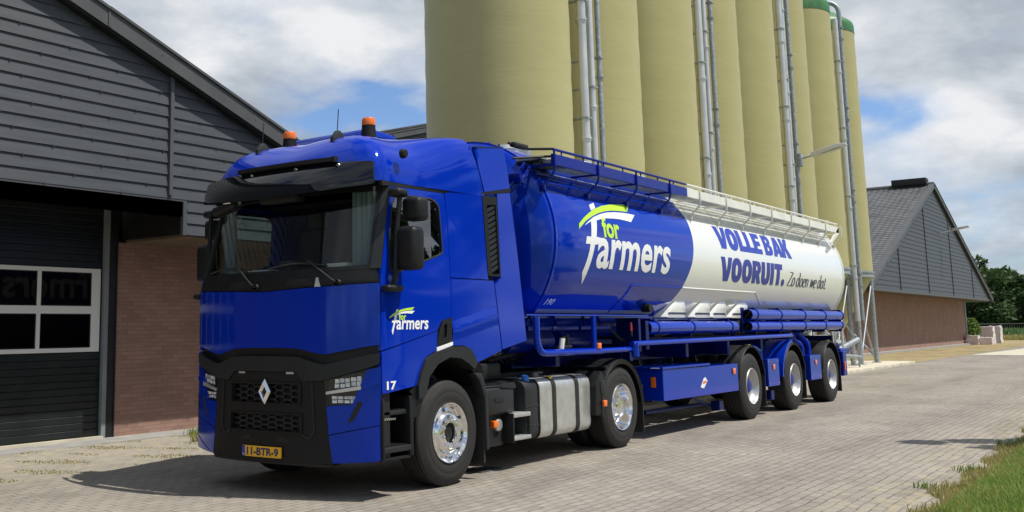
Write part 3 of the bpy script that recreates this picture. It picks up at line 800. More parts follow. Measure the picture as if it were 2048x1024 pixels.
# blue bonnet panel: near-half outline from top to bottom centre
bon = [(.012, 1.920), (.012, 1.372), (.10, 1.36), (.50, 1.288), (.60, 1.300), (.79, 1.342), (1.0, 1.352)]
front_panel('bonnet_panel', [(.012, 1.925)]+bon[1:]+[(CW-p[0], p[1]) for p in reversed(bon[1:])]+[(CW-.012, 1.925), (1.9, 1.903), (1.22, 1.875), (.54, 1.903)], blue, .0, .05, rad=.012)
# cowl below the windscreen
cw_ = front_panel('cowl', [(.012, 1.932), (.55, 1.912), (1.22, 1.883), (1.89, 1.912), (CW-.012, 1.932), (CW-.05, 2.06), (2.1, 2.05), (1.22, 2.035), (.34, 2.05), (.05, 2.06)], plastic, -.004, .05, rad=.008)
m = MB()
for (a, b, z0, z1) in ((.62, .95, 1.925, 1.985), (1.40, 1.75, 1.925, 1.985)):
    m.patch([(a, z0), (b, z0), (b-.04, z1), (a+.04, z1)], [], FR, .08, 0, .001, .01)
m.obj('wiper_recess', blackm, cw_, 0)
m = MB(); m.patch([(.55, 1.905), (.61, 1.905), (.60, 1.99), (.575, 1.99)], [], FR, 0, 0, .004, .012); m.obj('chrome_clip', alu, cw_, 0)
# upper black trim (with dropped ends)
tm = [(.022, 1.298), (.10, 1.285), (.507, 1.196), (.60, 1.21), (.778, 1.266), (1.0, 1.272)]
tb = [(1.0, 1.131), (.811, 1.131), (.723, 1.044), (.507, 1.054), (.12, 1.165), (.022, 1.20)]
front_panel('grille_trim', tm+[(CW-p[0], p[1]) for p in reversed(tm)]+[(CW-p[0], p[1]) for p in reversed(tb)]+list(reversed(list(reversed(tb)))), plastic_g, .012, .06, rad=.02)
m = MB()
for a in (.885, 1.518): m.patch([(a-.045, 1.110), (a+.045, 1.110), (a+.05, 1.128), (a-.04, 1.128)], [], FR, 0, 0, .004, .01)
m.obj('trim_slot', alu, tr, 0)
# grille surround: black centre bumper with openings for the two meshes
ou = [(.722, 1.125), (.71, 1.04), (.60, 1.045), (.507, 1.05), (.495, .83), (.47, .571), (.435, .318), (.70, .312), (1.22, .302)]
outer = ou+[(CW-p[0], p[1]) for p in reversed(ou[:-1])]
hole_u = rpoly([(.80, 1.015), (1.64, 1.015), (1.66, .845), (.79, .845)], .02)
hole_l = rpoly([(.79, .735), (1.66, .735), (1.68, .59), (.77, .59)], .02)
bp = front_panel('bumper_centre', outer, plastic, .0, .05, holes=[hole_u, hole_l], rad=0)
def grille(z0, z1, ya, yb, name):
    m = MB(); ncol = 9; c_ = (yb-ya)/ncol; sl = c_*.36; fl = c_-sl; rows = 3; h = (z1-z0)/rows; t_ = .0075
    def bar(p, q):
        if max(p[0], q[0]) > yb+.004 or min(p[0], q[0]) < ya-.004 or max(p[1], q[1]) > z1+.004 or min(p[1], q[1]) < z0-.004: return
        p = Vector(p); q = Vector(q); d = (q-p).normalized(); nn = Vector((-d.y, d.x))*t_; p = p-d*.003; q = q+d*.003
        m.patch([tuple(p+nn), tuple(p-nn), tuple(q-nn), tuple(q+nn)], [], FR, 0, 0, -.022+random.uniform(-.001, .001), .02)
    for i in range(ncol):
        xl = ya+i*c_+sl*.5; xr = xl+fl
        for k in range(rows+1):
            z = z0+k*h+(h/2 if i % 2 else 0)
            bar((xl, z), (xr, z)); bar((xr, z), (xr+sl, z+h/2)); bar((xr, z), (xr+sl, z-h/2))
    return m.obj(name, plastic_g, bp, 0)
grille(.845, 1.015, .79, 1.66, 'upper_grille'); grille(.59, .735, .78, 1.67, 'lower_grille')
m = MB()
for (a, b, z0, z1) in ((.76, 1.68, .826, .842), (.76, 1.68, 1.018, 1.034), (.75, 1.69, .739, .752), (.75, 1.69, .570, .585)):
    m.patch([(a, z0), (b, z0), (b, z1), (a, z1)], [], FR, .1, 0, .012, .012)
for s_ in (0, 1):
    for (a, b, z0, z1) in ((.752, .775, .842, 1.018), (.742, .765, .585, .739)):
        if s_: a, b = CW-b, CW-a
        m.patch([(a, z0), (b, z0), (b, z1), (a, z1)], [], FR, 0, 0, .012, .012)
m.obj('grille_frame', plastic, bp, 0)
# outer frame line and seams
m = MB()
def strip(pts, w, off, th, mb, fn=FR):
    for p, q in zip(pts[:-1], pts[1:]):
        p = Vector(p); q = Vector(q); d = (q-p).normalized(); nn = Vector((-d.y, d.x))*w/2
        mb.patch([tuple(p+nn-d*w*.2), tuple(p-nn-d*w*.2), tuple(q-nn+d*w*.2), tuple(q+nn+d*w*.2)], [], fn, .1, 0, off, th)
for s_ in (0, 1):
    P_ = [(.638, 1.035), (.615, .60), (.66, .535), (.745, .565)]
    if s_: P_ = [(CW-p[0], p[1]) for p in P_]
    strip(P_, .018, .008, .012, m)
m.obj('frame_moulding', plastic_g, bp, 0)
m = MB()
for s_ in (0, 1):
    P_ = [(.703, .535), (.703, .318)]
    if s_: P_ = [(CW-p[0], p[1]) for p in P_]
    strip(P_, .008, .001, .004, m)
m.obj('seam', blackm, bp, 0)
m = MB()
for s_ in (0, 1):
    P_ = [(.87, .495), (1.02, .545), (1.06, .50), (.94, .49)]
    if s_: P_ = [(CW-p[0], p[1]) for p in P_]
    m.patch(P_, [], FR, 0, 0, .002, .01)
m.obj('tow_eye_cover', blackm, bp, 0)
m = MB(); m.patch([(.46, .288), (CW-.46, .288), (CW-.43, .312), (.43, .312)], [], FR, .08, 0, -.01, .2); m.obj('air_dam', blackm, tr, 0)
# badge
m = MB()
by, bz = CY-.025, .945
def dia(w, h): return [(by, bz+h), (by-w, bz), (by, bz-h), (by+w, bz)]
o_, i_ = dia(.075, .118), dia(.034, .055)
ci = Vector((0, 0))
for k in range(4):
    a, b = o_[k], o_[(k+1) % 4]; c_, d_ = i_[k], i_[(k+1) % 4]
    mid1 = ((a[0]*.45+c_[0]*.55), (a[1]*.45+c_[1]*.55)); mid2 = ((b[0]*.45+d_[0]*.55), (b[1]*.45+d_[1]*.55))
    A = FR(a[0], a[1], .012); B = FR(b[0], b[1], .012); M1 = FR(mid1[0], mid1[1], .040); M2 = FR(mid2[0], mid2[1], .040); Cc = FR(c_[0], c_[1], .012); Dd = FR(d_[0], d_[1], .012)
    m.add([A, B, M2, M1], [(0, 1, 2, 3)]); m.add([M1, M2, Dd, Cc], [(0, 1, 2, 3)])
m.obj('badge', chrome, tr, 0)
m = MB(); m.patch(dia(.082, .128), [], FR, 0, 0, .012, .035); m.obj('badge_mount', blackm, tr, 0)

# number plate with its characters
m = MB(); m.patch(rpoly([(.975, .345), (1.485, .345), (1.485, .443), (.975, .443)], .008), [], FR, .1, 0, .024, .012)
pl = m.obj('number_plate', plate_y, tr, 35)
m = MB(); m.patch([(1.444, .347), (1.483, .347), (1.483, .441), (1.444, .441)], [], FR, 0, 0, .0255, .001); m.obj('plate_band', decal_b2, pl, 0)
def ftext(s_, y_left, z_base, w, h, mat, name, parent, off, bold=.01, shear=0):
    vs, fs, wd = text2d(s_, bold, shear)
    m = MB(); put2d(m, [(y_left-p[0]/wd*w, z_base+p[1]*h) for p in vs], fs, FR, off); return m.obj(name, mat, parent, 0)
ftext('11-BTR-9', 1.418, .362, .41, .068, ink, 'plate_characters', pl, .026, .035)
ftext('NL', 1.476, .355, .024, .018, decal_w, 'plate_country', pl, .0265, .01)

# corner bumpers (blue) and headlights, both sides
def corner(my):
    m = MB(my)
    m.patch(rpoly([(.008, 1.175), (.125, 1.15), (.253, .842), (.492, .826), (.470, .575), (.022, .667)], [.01, .01, .03, .01, .004, .004]), [], FR, .05, .2, .002, .04)
    cb = m.obj('corner_panel', blue, tr, 35)
    m = MB(my); m.patch(rpoly([(.022, .660), (.470, .566), (.436, .325), (.022, .348)], [.004, .004, .02, .03]), [], FR, .05, .2, .002, .06); m.obj('bumper_corner', blue, tr, 35)
    m = MB(my); m.patch(rpoly([(.02, .47), (.25, .385), (.36, .35), (.30, .335), (.02, .36)], .006), [], FR, .05, .2, .008, .01); m.obj('bumper_crease', blue, tr, 35)
    # vent
    m = MB(my); m.patch(rpoly([(.202, .875), (.298, .677), (.237, .704), (.16, .86)], .01), [], FR, 0, 0, .005, .01); m.obj('bumper_vent', blackm, cb, 0)
    # headlight: dark housing, reflector blocks, light guide, clear cover
    m = MB(my); m.patch([(.507, 1.05), (.128, 1.145), (.25, .845), (.495, .829)], [], FR, .1, 0, -.05, .03); hl = m.obj('headlight', blackm, tr, 0)
    rnd = random.Random(3)
    m = MB(my)
    for (a, b, z0, z1, n) in ((.17, .42, .990, 1.078, 5), (.22, .45, .852, .918, 4)):
        for i in range(n):
            for j in range(2):
                y0 = a+(b-a)*(i+rnd.uniform(0, .15))/n; y1 = a+(b-a)*(i+rnd.uniform(.88, .98))/n; zz0 = z0+(z1-z0)*(j+rnd.uniform(0, .15))/2; zz1 = z0+(z1-z0)*(j+rnd.uniform(.85, .97))/2
                sl = (.30-y0)*.12 if z0 > .95 else 0
                P4 = [FR(y0, zz0+sl, -.02), FR(y1, zz0+sl, -.02), FR(y1, zz1+sl, -.02), FR(y0, zz1+sl, -.02)]
                cen = sum(P4, Vector())/4+Vector((rnd.uniform(.005, .03), rnd.uniform(-.018, .018), rnd.uniform(-.014, .014)))
                m.add(P4+[cen], [(0, 1, 4), (1, 2, 4), (2, 3, 4), (3, 0, 4)])
    m.obj('reflector', reflm, hl, 0)
    m = MB(my); m.patch(rpoly([(.495, .93), (.495, .955), (.175, 1.008), (.175, .975)], .004), [], FR, .05, 0, .006, .02); m.obj('light_guide', alu, hl, 35)
    m = MB(my); m.patch(rpoly([(.168, 1.01), (.014, 1.058), (.014, 1.030), (.168, .977)], .004), [], FR, .05, 0, .012, .02); m.obj('corner_ridge', blue, cb, 35)
    m = MB(my); m.patch([(.508, 1.051), (.128, 1.146), (.25, .845), (.497, .829)], [], FR, .06, 0, .0, 0); m.obj('lens', lamp_glass, hl, 35)
two(corner)

# ---- windscreen
WS = [(.085, 2.066), (.06, 2.9), (CW-.06, 2.9), (CW-.085, 2.066), (1.6, 2.045), (1.22, 2.04), (.84, 2.045)]
m = MB(); m.patch(WS, [], FR, .06, .2, -.012, 0); wsg = m.obj('windscreen', ws_glass, tr, 60)
# black printed edge / pillars
m = MB()
inner = rpoly([(.125, 2.085), (.105, 2.80), (CW-.105, 2.80), (CW-.125, 2.085), (1.22, 2.06)], .03)
m.patch([(.008, 2.055), (.008, 2.93), (CW-.008, 2.93), (CW-.008, 2.055), (1.22, 2.03)], [inner], FR, .06, .2, -.002, .05); m.obj('windscreen_frame', plastic, tr, 35)
m = MB()
for s_ in (0, 1):
    P_ = [(.012, 2.06), (.0, 2.87), (.06, 2.87), (.10, 2.06)]
    if s_: P_ = [(CW-p[0], p[1]) for p in P_]
    m.patch(P_, [], FR, .05, .2, .004, .03)
m.obj('pillar_cover', plastic_g, tr, 35)
# ---- wipers
for (py, pz, ty, tz) in ((.37, 1.935, 1.08, 2.125), (1.312, 1.925, 2.07, 2.13)):
    m = MB()
    P0 = FR(py, pz, .02); mid = FR(py+(ty-py)*.45, pz+(tz-pz)*.9+.045, .045)
    m.tube([P0, FR(py+.05, pz+.03, .045), mid], .011, 8); m.lathe([(.03, -.02), (.03, .02), (.0, .02)], P0, 'x', 14)
    w_ = m.obj('wiper', blackm, tr)
    m = MB(); pts = []
    for i in range(9):
        y = py+(ty-py)*(-.0+i/8*1.0); pts.append(FR(y, tz-.012+.0*i, .012) if False else FR(py+.12+(ty-py)*.98*i/8, 2.095+.035*sin(pi*i/8), .012))
    m.tube(pts, .009, 6); m.obj('wiper_blade', rubber, w_)

# ---- roof
def outline():
    P_ = []
    for i in range(15):
        xx_ = .50-1.35*i/14; P_.append((xx_, .012+.07*min(1, max(0, (.5-xx_)/.9))))
    for a in range(1, 9):
        t = a/9*pi/2; P_.append((-.85-.20*sin(t), .082+.14*(1-cos(t))))
    n = 26
    ya, yb = .235, CW-.235
    fr = []
    for i in range(n+1):
        y = ya+(yb-ya)*i/n; q = abs(y-CY)/CY
        fr.append((-1.20+.21*q**2.4, y))
    P_ += fr
    P_ += [(p[0], CW-p[1]) for p in reversed(P_[:23])]
    return P_
OUT = outline()
def roof_pt(o, s, zb=2.885):
    ox, oy = o; qx = max(ox, -.55); qy = CY
    dx, dy = qx-ox, qy-oy; dist = sqrt(dx*dx+dy*dy)
    fr_ = min(1, max(0, (-ox-.75)/.40)); fr_ = fr_*fr_*(3-2*fr_); rear = min(1, max(0, (ox+.6)/1.1)); rear = rear*rear*(3-2*rear)
    D = (.40+.14*fr_)*(1-rear)+.17*rear
    H = .485+.115*rear
    d = s*dist; q = min(1, d/D); p = 2.05+.2*rear
    g = (1-(1-q)**p)**(1/p)
    z = zb+(H*g)+.045*s
    x = ox+dx*s; y = oy+dy*s
    w = min(1, max(0, (ox+.2)/.7)); x += (3.42-z)*.31*w
    return Vector((x, y, z))
m = MB(); ns = [0, .01, .02, .035, .05, .07, .095, .12, .15, .18, .22, .26, .31, .37, .44, .53, .64, .78, 1.0]; vs = []
for s_ in ns:
    for o in OUT: vs.append(roof_pt(o, s_))
w = len(OUT); fs = [(i*w+k, i*w+k+1, (i+1)*w+k+1, (i+1)*w+k) for i in range(len(ns)-1) for k in range(w-1)]
m.add(vs, fs); 
# rear closing skirt
rr_ = [roof_pt(OUT[0], s_) for s_ in ns]+[roof_pt(OUT[-1], s_) for s_ in reversed(ns)]
b_ = [p+Vector((.03, 0, -.03)) for p in rr_]
roof = m.obj('roof', blue, tr, 40)
m = MB()
for p, q in zip(rr_[:-1], rr_[1:]): m.add([p, q, q+Vector((.004, 0, -.02)), p+Vector((.004, 0, -.02))], [(0, 1, 2, 3)])
m.obj('roof_rear_edge', blackm, tr, 0)
# closing plate at the back of the roof
m = MB(); m.add([p+Vector((-.02, 0, -.01)) for p in rr_], [tuple(range(len(rr_)))]); m.obj('roof_bulkhead', blue_dk, tr, 0)
# black band below the roof
def band(my):
    m = MB(my); m.patch([(-1.06, 2.822), (-.95, 2.830), (-.081, 2.843), (.05, 2.880), (.60, 2.889), (1.18, 2.972), (1.18, 3.02), (.64, 2.925), (.051, 2.915), (-.086, 2.885), (-1.08, 2.872)], [], SD, .5, 0, -.003, .04)
    m.obj('roof_band', plastic, tr, 0)
two(band)
# panel line and roof ridge
m = MB()
for s_ in (0, 1):
    pts = []
    for s2 in [0.0, .03, .07, .12, .2, .3]:
        o = (-1.005, .24); p = roof_pt(o, s2); p = p+Vector((-.012, -.0, .004)); pts.append(p if not s_ else Vector((p.x, CW-p.y, p.z)))
    m.tube(pts, .0035, 6)
m.obj('roof_seam', blue_dk, roof)
# visor (smoked acrylic) hanging in front of the windscreen
def VIS(y, t_, off=0):  # t 0 top .. 1 bottom
    q = abs(y-CY)/1.24
    xt = -1.235+.20*q**2.6; xb = -1.40+.34*q**2.6
    zt = 3.080-.03*q**3; zb = 2.77+.075*q**2
    x = xt+(xb-xt)*sin(t_*pi/2)**.9; z = zt+(zb-zt)*t_
    return Vector((x-off, y, z))
m = MB(); m.patch(rpoly([(.09, .0), (CW-.09, .0), (CW-.055, 1.0), (CY, 1.0), (.055, 1.0)], [.06, .06, .06, 0, .06]), [], lambda a, b, o: VIS(a, b, o), .08, .12, .0, .012)
vis = m.obj('sun_visor', gloss_bk, tr, 50)
m = MB()
for y in (.42, .90, 1.50):
    p = VIS(y, .13, .006); m.lathe([(.0, -.006), (.014, -.004), (.017, .0), (.02, .01)], p, 'x', 14)
m.obj('visor_fastener', chrome, vis)
m = MB(); pts = [Vector((-1.262+.20*(abs(y-CY)/CY)**2.6, y, 3.098)) for y in [.46+i*.1 for i in range(13)]+[1.70]]
for p, q in zip(pts[:-1], pts[1:]):
    m.add([p+Vector((-.03, 0, -.022)), q+Vector((-.03, 0, -.022)), q+Vector((-.03, 0, .018)), p+Vector((-.03, 0, .018)), p+Vector((.05, 0, .03)), q+Vector((.05, 0, .03)), p+Vector((.05, 0, -.03)), q+Vector((.05, 0, -.03))], [(0, 1, 2, 3), (3, 2, 5, 4), (6, 7, 1, 0)])
m.box((-1.24, .44, 3.07), (-1.18, .46, 3.122)); lb = m.obj('light_bar', blackm, tr, 20)
m = MB()
for i in range(40):
    y = .48+i*.0305; x_ = -1.292+.20*(abs(y-CY)/CY)**2.6
    m.box((x_-.004, y, 3.088), (x_+.002, y+.018, 3.102))
m.obj('led_row', plastic_g, lb, 0)
# beacons and aerials on the roof
def topz(x, y):
    best = None
    for s_ in [i/200 for i in range(201)]:
        for o in OUT[::1]:
            pass
        break
    return None
for y in (.68, 1.79):
    b = MB(); b.lathe([(.08, 3.38), (.078, 3.48), (.07, 3.55), (.072, 3.565), (.0, 3.565)], (-.43, y, 0), 'z', 24); bc = b.obj('beacon', plastic, tr)
    b = MB(); b.lathe([(.068, 3.565), (.070, 3.575), (.070, 3.625), (.062, 3.642), (.0, 3.646)], (-.43, y, 0), 'z', 24); b.obj('beacon_lens', orange, bc)
for y in (.71, 1.75):
    b = MB(); b.prism([(-.98, 3.25), (-.96, 3.38), (-.90, 3.45), (-.86, 3.455), (-.79, 3.41), (-.72, 3.38), (-.72, 3.25)], 'y', y-.024, y+.024, .012); an = b.obj('aerial', plastic_g, tr)
    b = MB(); b.tube([(-.88, y, 3.44), (-.86, y, 3.67)], .005, 6); b.obj('whip', blackm, an)
m = MB(); m.prism(rpoly([(-.22, 3.50), (-.16, 3.60), (-.02, 3.645), (.42, 3.62), (.42, 3.5)], .03), 'y', .98, 2.12, .03); m.obj('roof_hatch', blue, tr)
m = MB(); m.lathe([(.0, -.03), (.035, -.028), (.045, -.012), (.048, .02)], (-.70, .03, 3.165), 'y', 20); m.obj('side_camera', plastic, tr)

# ---- side panels
winp = rpoly([(-.985, 2.05), (-.985, 2.30), (-.935, 2.66), (-.87, 2.765), (-.288, 2.773), (-.165, 2.725), (-.116, 2.235), (-.74, 2.055), (-.90, 2.0)], [.04, 0, .02, .05, .04, .07, .05, .02, .05])
def side(my):
    nm = 'door'
    m = MB(my)
    m.patch(rpoly([(-1.098, 1.318), (-1.098, 1.93), (-1.085, 2.06), (-.952, 2.826), (-.085, 2.838), (-.045, 2.62), (-.008, 2.0), (-.008, 1.618), (-.172, 1.583), (-.245, 1.49)], [.004, 0, 0, .02, .02, 0, 0, .004, 0, 0]), [winp], SD, .25, .3, 0, .04)
    dr_ = m.obj(nm, blue, tr, 35)
    # lower lobe of the door standing slightly proud
    m = MB(my); m.patch(rpoly([(-1.098, .935), (-1.098, 1.306), (-.25, 1.483), (-.268, 1.335), (-.282, 1.300), (-.458, 1.24), (-.56, 1.095), (-.605, .985)], [.02, .004, .004, 0, 0, .02, .02, .02]), [], SD, .25, .2, .006, .05); m.obj('door_lower', blue, dr_, 35)
    # glass
    m = MB(my); m.patch(winp, [], SD, .3, .3, -.014, 0); m.obj('door_window', side_glass, dr_, 0)
    m = MB(my)
    inn = rpoly([(p[0]*.965-.0185, (p[1]-2.4)*.955+2.4) for p in winp], 0)
    m.patch([(p[0], p[1]) for p in winp], [inn], SD, 0, 0, .002, .012); m.obj('window_seal', rubber, dr_, 0)
    # rear upper panel
    m = MB(my); m.patch(rpoly([(-.002, 2.008), (-.038, 2.62), (-.07, 2.842), (.048, 2.876), (.598, 2.886), (.672, 2.05), (.690, 2.008)], .012), [], SD, .25, .3, 0, .04); m.obj('rear_side_panel', blue, tr, 35)
    m = MB(my); m.patch(rpoly([(-.002, 1.998), (.690, 1.998), (.785, 1.998), (.905, 1.275), (.45, 1.165), (.405, 1.165), (.308, 1.295), (.205, 1.338), (-.002, 1.342)], [.01, 0, .01, .01, .01, .01, .01, .01, .01]), [], SD, .25, .2, 0, .04)
    lo = m.obj('lower_side_panel', blue, tr, 35)
    m = MB(my); m.patch([(-.002, 1.575), (.40, 1.655), (.80, 1.742), (.86, 1.54), (.705, 1.508), (.304, 1.442), (-.002, 1.385)], [], lambda a, b, o: SD(a, b, o+.016*max(0, 1-abs((b-(1.48+.19*a))/.10))), .1, .02, .001, .0); m.obj('panel_crease', blue, lo, 40)
    # deflectors
    m = MB(my); m.patch(rpoly([(.515, 3.40), (1.112, 3.475), (1.178, 3.02), (.66, 2.930)], .008), [], lambda a, b, o: SD(a, b, o-.06*max(0, b-2.9)), .3, .3, 0, .03)
    m.add([(1.112, .035, 3.475), (.515, .03, 3.40), (.55, .10, 3.42), (1.10, .12, 3.47)], [(0, 1, 2, 3)]); m.obj('roof_deflector', blue, tr, 35)
    m = MB(my); m.patch(rpoly([(.897, 2.930), (1.183, 2.968), (1.412, 1.37), (.918, 1.285), (.805, 1.95), (.925, 2.03)], .008), [], SD, .3, .3, .003, .03)
    m.add([(1.183, 0, 2.968), (1.412, 0, 1.37), (1.40, .10, 1.37), (1.17, .10, 2.968)], [(0, 1, 2, 3)]); m.obj('side_deflector', blue, tr, 35)
    # air grille with slanted louvres
    m = MB(my)
    m.patch(rpoly([(.606, 2.884), (.885, 2.893), (.920, 2.046), (.680, 2.046)], .01), [rpoly([(.685, 2.79), (.862, 2.81), (.902, 2.075), (.748, 2.065)], .01)], SD, 0, .3, .004, .05)
    gr = m.obj('air_intake', plastic, tr, 0)
    m = MB(my); m.patch([(.606, 2.884), (.885, 2.893), (.920, 2.046), (.680, 2.046)], [], SD, 0, 0, -.046, .01); m.obj('intake_back', blackm, gr, 0)
    m = MB(my)
    for k in range(12):
        z = 2.10+k*.058; xa = .742-(z-2.07)*.085; xb = .902-(z-2.07)*.055
        m.patch([(xa, z-.03), (xb, z+.035), (xb, z+.075), (xa, z+.010)], [], lambda a, b, o, z=z, xa=xa: SD(a, b, o), 0, 0, -.008, .03)
    m.obj('louvre', plastic_g, gr, 0)
    # wheel arch
    ao = [(-.603, .985), (-.556, 1.090), (-.458, 1.232), (-.282, 1.292), (-.052, 1.332), (.202, 1.330), (.305, 1.288), (.395, 1.165)]
    ai = [(.34, 1.10), (.245, 1.155), (.11, 1.215), (-.09, 1.232), (-.287, 1.172), (-.43, 1.06), (-.49, .90), (-.60, .86)]
    m = MB(my); m.patch(ao+ai, [], lambda a, b, o: SD(a, b, o), .1, .1, .035, .16); m.obj('wheel_arch', plastic_g, tr, 40)
    # inner liner of the arch
    m = MB(my); vs_ = []; n = 14
    for i in range(n+1):
        a = radians(-8+ (196)*i/n); vs_ += [(-.0+.66*cos(a), .03, .53+.69*sin(a)), (-.0+.66*cos(a), .55, .53+.69*sin(a))]
    m.add(vs_, [(2*i, 2*i+1, 2*i+3, 2*i+2) for i in range(n)]); m.obj('arch_liner', blackm, tr)
    m = MB(my); m.prism(rpoly([(.36, 1.06), (.50, 1.06), (.60, .85), (.62, .30), (.56, .28), (.55, .80), (.46, .98)], .02), 'y', -.01, .10, .008); m.obj('mud_guard', plastic_g, tr)
    m = MB(my); m.box((.545, .02, .16), (.575, .38, .95)); m.obj('mud_flap', rubber, tr, 0)
    # recess and handle behind the door edge
    m = MB(my); m.patch(rpoly([(-.268, 1.335), (-.241, 1.445), (-.165, 1.585), (-.012, 1.612), (-.012, 1.385)], .012), [rpoly([(-.175, 1.41), (-.152, 1.54), (-.09, 1.56), (-.108, 1.42)], .02)], SD, 0, 0, .010, .03)
    h_ = m.obj('side_step_recess', plastic, tr, 0)
    m = MB(my); m.patch([(-.19, 1.40), (-.17, 1.56), (-.07, 1.58), (-.09, 1.41)], [], SD, 0, 0, -.012, .01); m.obj('recess_back', blackm, h_, 0)
    m = MB(my); m.patch(rpoly([(-.273, 1.329), (-.006, 1.378), (-.006, 1.345), (-.275, 1.292)], .004), [], SD, 0, 0, .013, .02); m.obj('bright_strip', decal_w, h_, 0)
    # entry steps
    m = MB(my)
    m.prism(rpoly([(-1.095, .93), (-.60, .93), (-.56, .84), (-.62, .74), (-.655, .36), (-1.09, .34)], .015), 'y', .34, .42)
    m.box((-.70, .0, .36), (-.645, .36, .90), .012); m.box((-1.105, -.005, .35), (-1.075, .36, .89), .01)
    m.box((-1.09, .02, .34), (-.66, .36, .37), .008)
    m.prism([(-.60, .985), (-.49, .88), (-.56, .70), (-.655, .70), (-.655, .90), (-.70, .94)], 'y', .0, .04)
    st = m.obj('step_well', plastic, tr)
    m = MB(my); m.box((-1.08, .04, .735), (-.69, .32, .775), .008)
    for k in range(9): m.box((-1.06+k*.042, .05, .776), (-1.04+k*.042, .30, .784))
    m.obj('upper_tread', plastic_g, st, 0)
    m = MB(my); m.box((-1.10, .0, .41), (-.68, .34, .462), .01)
    for k in range(9): m.box((-1.06+k*.04, .03, .463), (-1.04+k*.04, .32, .471))
    m.obj('lower_tread', plastic_g, st, 0)
    m = MB(my)
    for k in range(6): m.lathe([(.0, .0), (.010, .001), (.011, .008)], (-1.03+k*.028, .028, .705), 'y', 10)
    m.obj('tread_bolts', chrome, st)
    # mirrors
    m = MB(my); m.box((-.85, -.25, 2.50), (-.67, -.04, 2.72), .045, 3); mr = m.obj('wide_angle_mirror', plastic, tr, 50)
    m = MB(my); m.box((-.95, -.26, 2.04), (-.76, -.04, 2.44), .05, 3); m.obj('main_mirror', plastic, tr, 50)
    m = MB(my)
    m.tube(smoothpath([(-.86, .06, 2.80), (-.89, -.05, 2.80), (-.90, -.07, 2.70), (-.93, -.05, 2.40), (-.97, -.06, 1.98), (-.98, -.04, 1.89)], .08), .024, 12)
    m.box((-.98, -.12, 2.72), (-.82, .02, 2.80), .03)
    m.box((-1.12, -.10, 1.845), (-.88, .0, 1.905), .025); m.obj('mirror_arm', plastic, tr, 50)
two(side)
# front (kerb) mirror on the far corner
m = MB(); m.box((-1.33, 1.70, 2.70), (-1.18, 2.04, 2.79), .035, 3, rot=(Matrix.Rotation(radians(-12), 3, 'X'), (-1.25, 1.87, 2.745))); m.tube([(-1.22, 1.95, 2.75), (-1.05, 2.15, 2.88)], .02, 8); fm = m.obj('front_mirror', plastic, tr, 50)
m = MB(); m.box((-1.345, 1.735, 2.775), (-1.30, 1.84, 2.80), .01); m.obj('mirror_cap_highlight', chrome, fm, 0)

# ---- decals: number, logo
def GX():
    green = [(2.701, 0.13), (2.725, 0.201), (2.889, 0.289), (3.077, 0.369), (3.269, 0.438), (3.514, 0.503), (3.801, 0.55), (4.084, 0.581), (4.406, 0.608), (4.232, 0.482), (3.983, 0.473), (3.75, 0.457), (3.545, 0.429), (3.333, 0.385), (3.12, 0.323), (2.908, 0.243)]
    whitea = [(2.86, 0.185), (2.95, 0.232), (3.144, 0.312), (3.354, 0.369), (3.565, 0.411), (3.802, 0.438), (4.034, 0.452), (4.229, 0.456), (4.438, 0.453), (4.238, 0.334), (4.076, 0.344), (3.887, 0.348), (3.696, 0.341), (3.505, 0.328), (3.341, 0.303), (3.216, 0.277), (3.14, .062), (3.264, .056), (3.208, .014), (3.161, -.033), (3.089, -.037), (3.062, -.108), (3.023, -.215), (2.977, -.351), (2.911, -.546), (2.837, -.39), (2.896, -.248), (2.949, -.114), (2.967, -.038), (2.849, -.038), (2.883, .053), (2.999, .055), (3.055, .254)]
    ftop = [(3.148, .479), (3.303, .525), (3.293, .452), (3.14, .40)]
    return green, whitea, ftop
def logo(fn, sc, ox, oz, parent, dv, off, name):
    """fn(u, v, off) surface; logo frame x 2.70..5.41, s -.546...608"""
    T = lambda p: (ox+(p[0]-2.70)*sc, oz+p[1]*sc)
    green, whitea, ftop = GX()
    m = MB(); m.patch([T(p) for p in whitea], [], fn, 0, dv, off, 0); m.patch([T(p) for p in ftop], [], fn, 0, dv, off, 0)
    vs, fs, wd = text2d('armers', .022, .10, .9)
    hx = max(v[1] for v in vs)
    X0, X1, B, Hh = 3.14, 5.40, -.305, .365
    put2d(m, [T((X0+p[0]/wd*(X1-X0-.03), B+p[1]/hx*Hh)) for p in vs], fs, fn, off, dv)
    a = m.obj(name, decal_w, parent, 0)
    m = MB(); m.patch([T(p) for p in green], [], fn, 0, dv, off, 0)
    vs, fs, wd = text2d('for', .03, .0, .9); hx = max(v[1] for v in vs)
    put2d(m, [T((3.335+p[0]/wd*.485, .082+p[1]/hx*.265)) for p in vs], fs, fn, off, dv)
    m.obj(name, decal_g, parent, 0)
    return a
logo(SD, .2214, -.99, 1.575, tr, 0, .0025, 'door_logo')
def SDR(x, z, off=0.0):
    p = SD(-1.38-x, z, off); return Vector((p.x, CW-p.y, p.z))
logo(SDR, .2214, -.99, 1.575, tr, 0, .0025, 'door_logo')
vs, fs, wd = text2d('17', .03, .0)
m = MB(); put2d(m, [(-1.045+p[0]/wd*.135, .972+p[1]*.072) for p in vs], fs, SD, .0085); m.obj('fleet_number', decal_w, tr, 0)

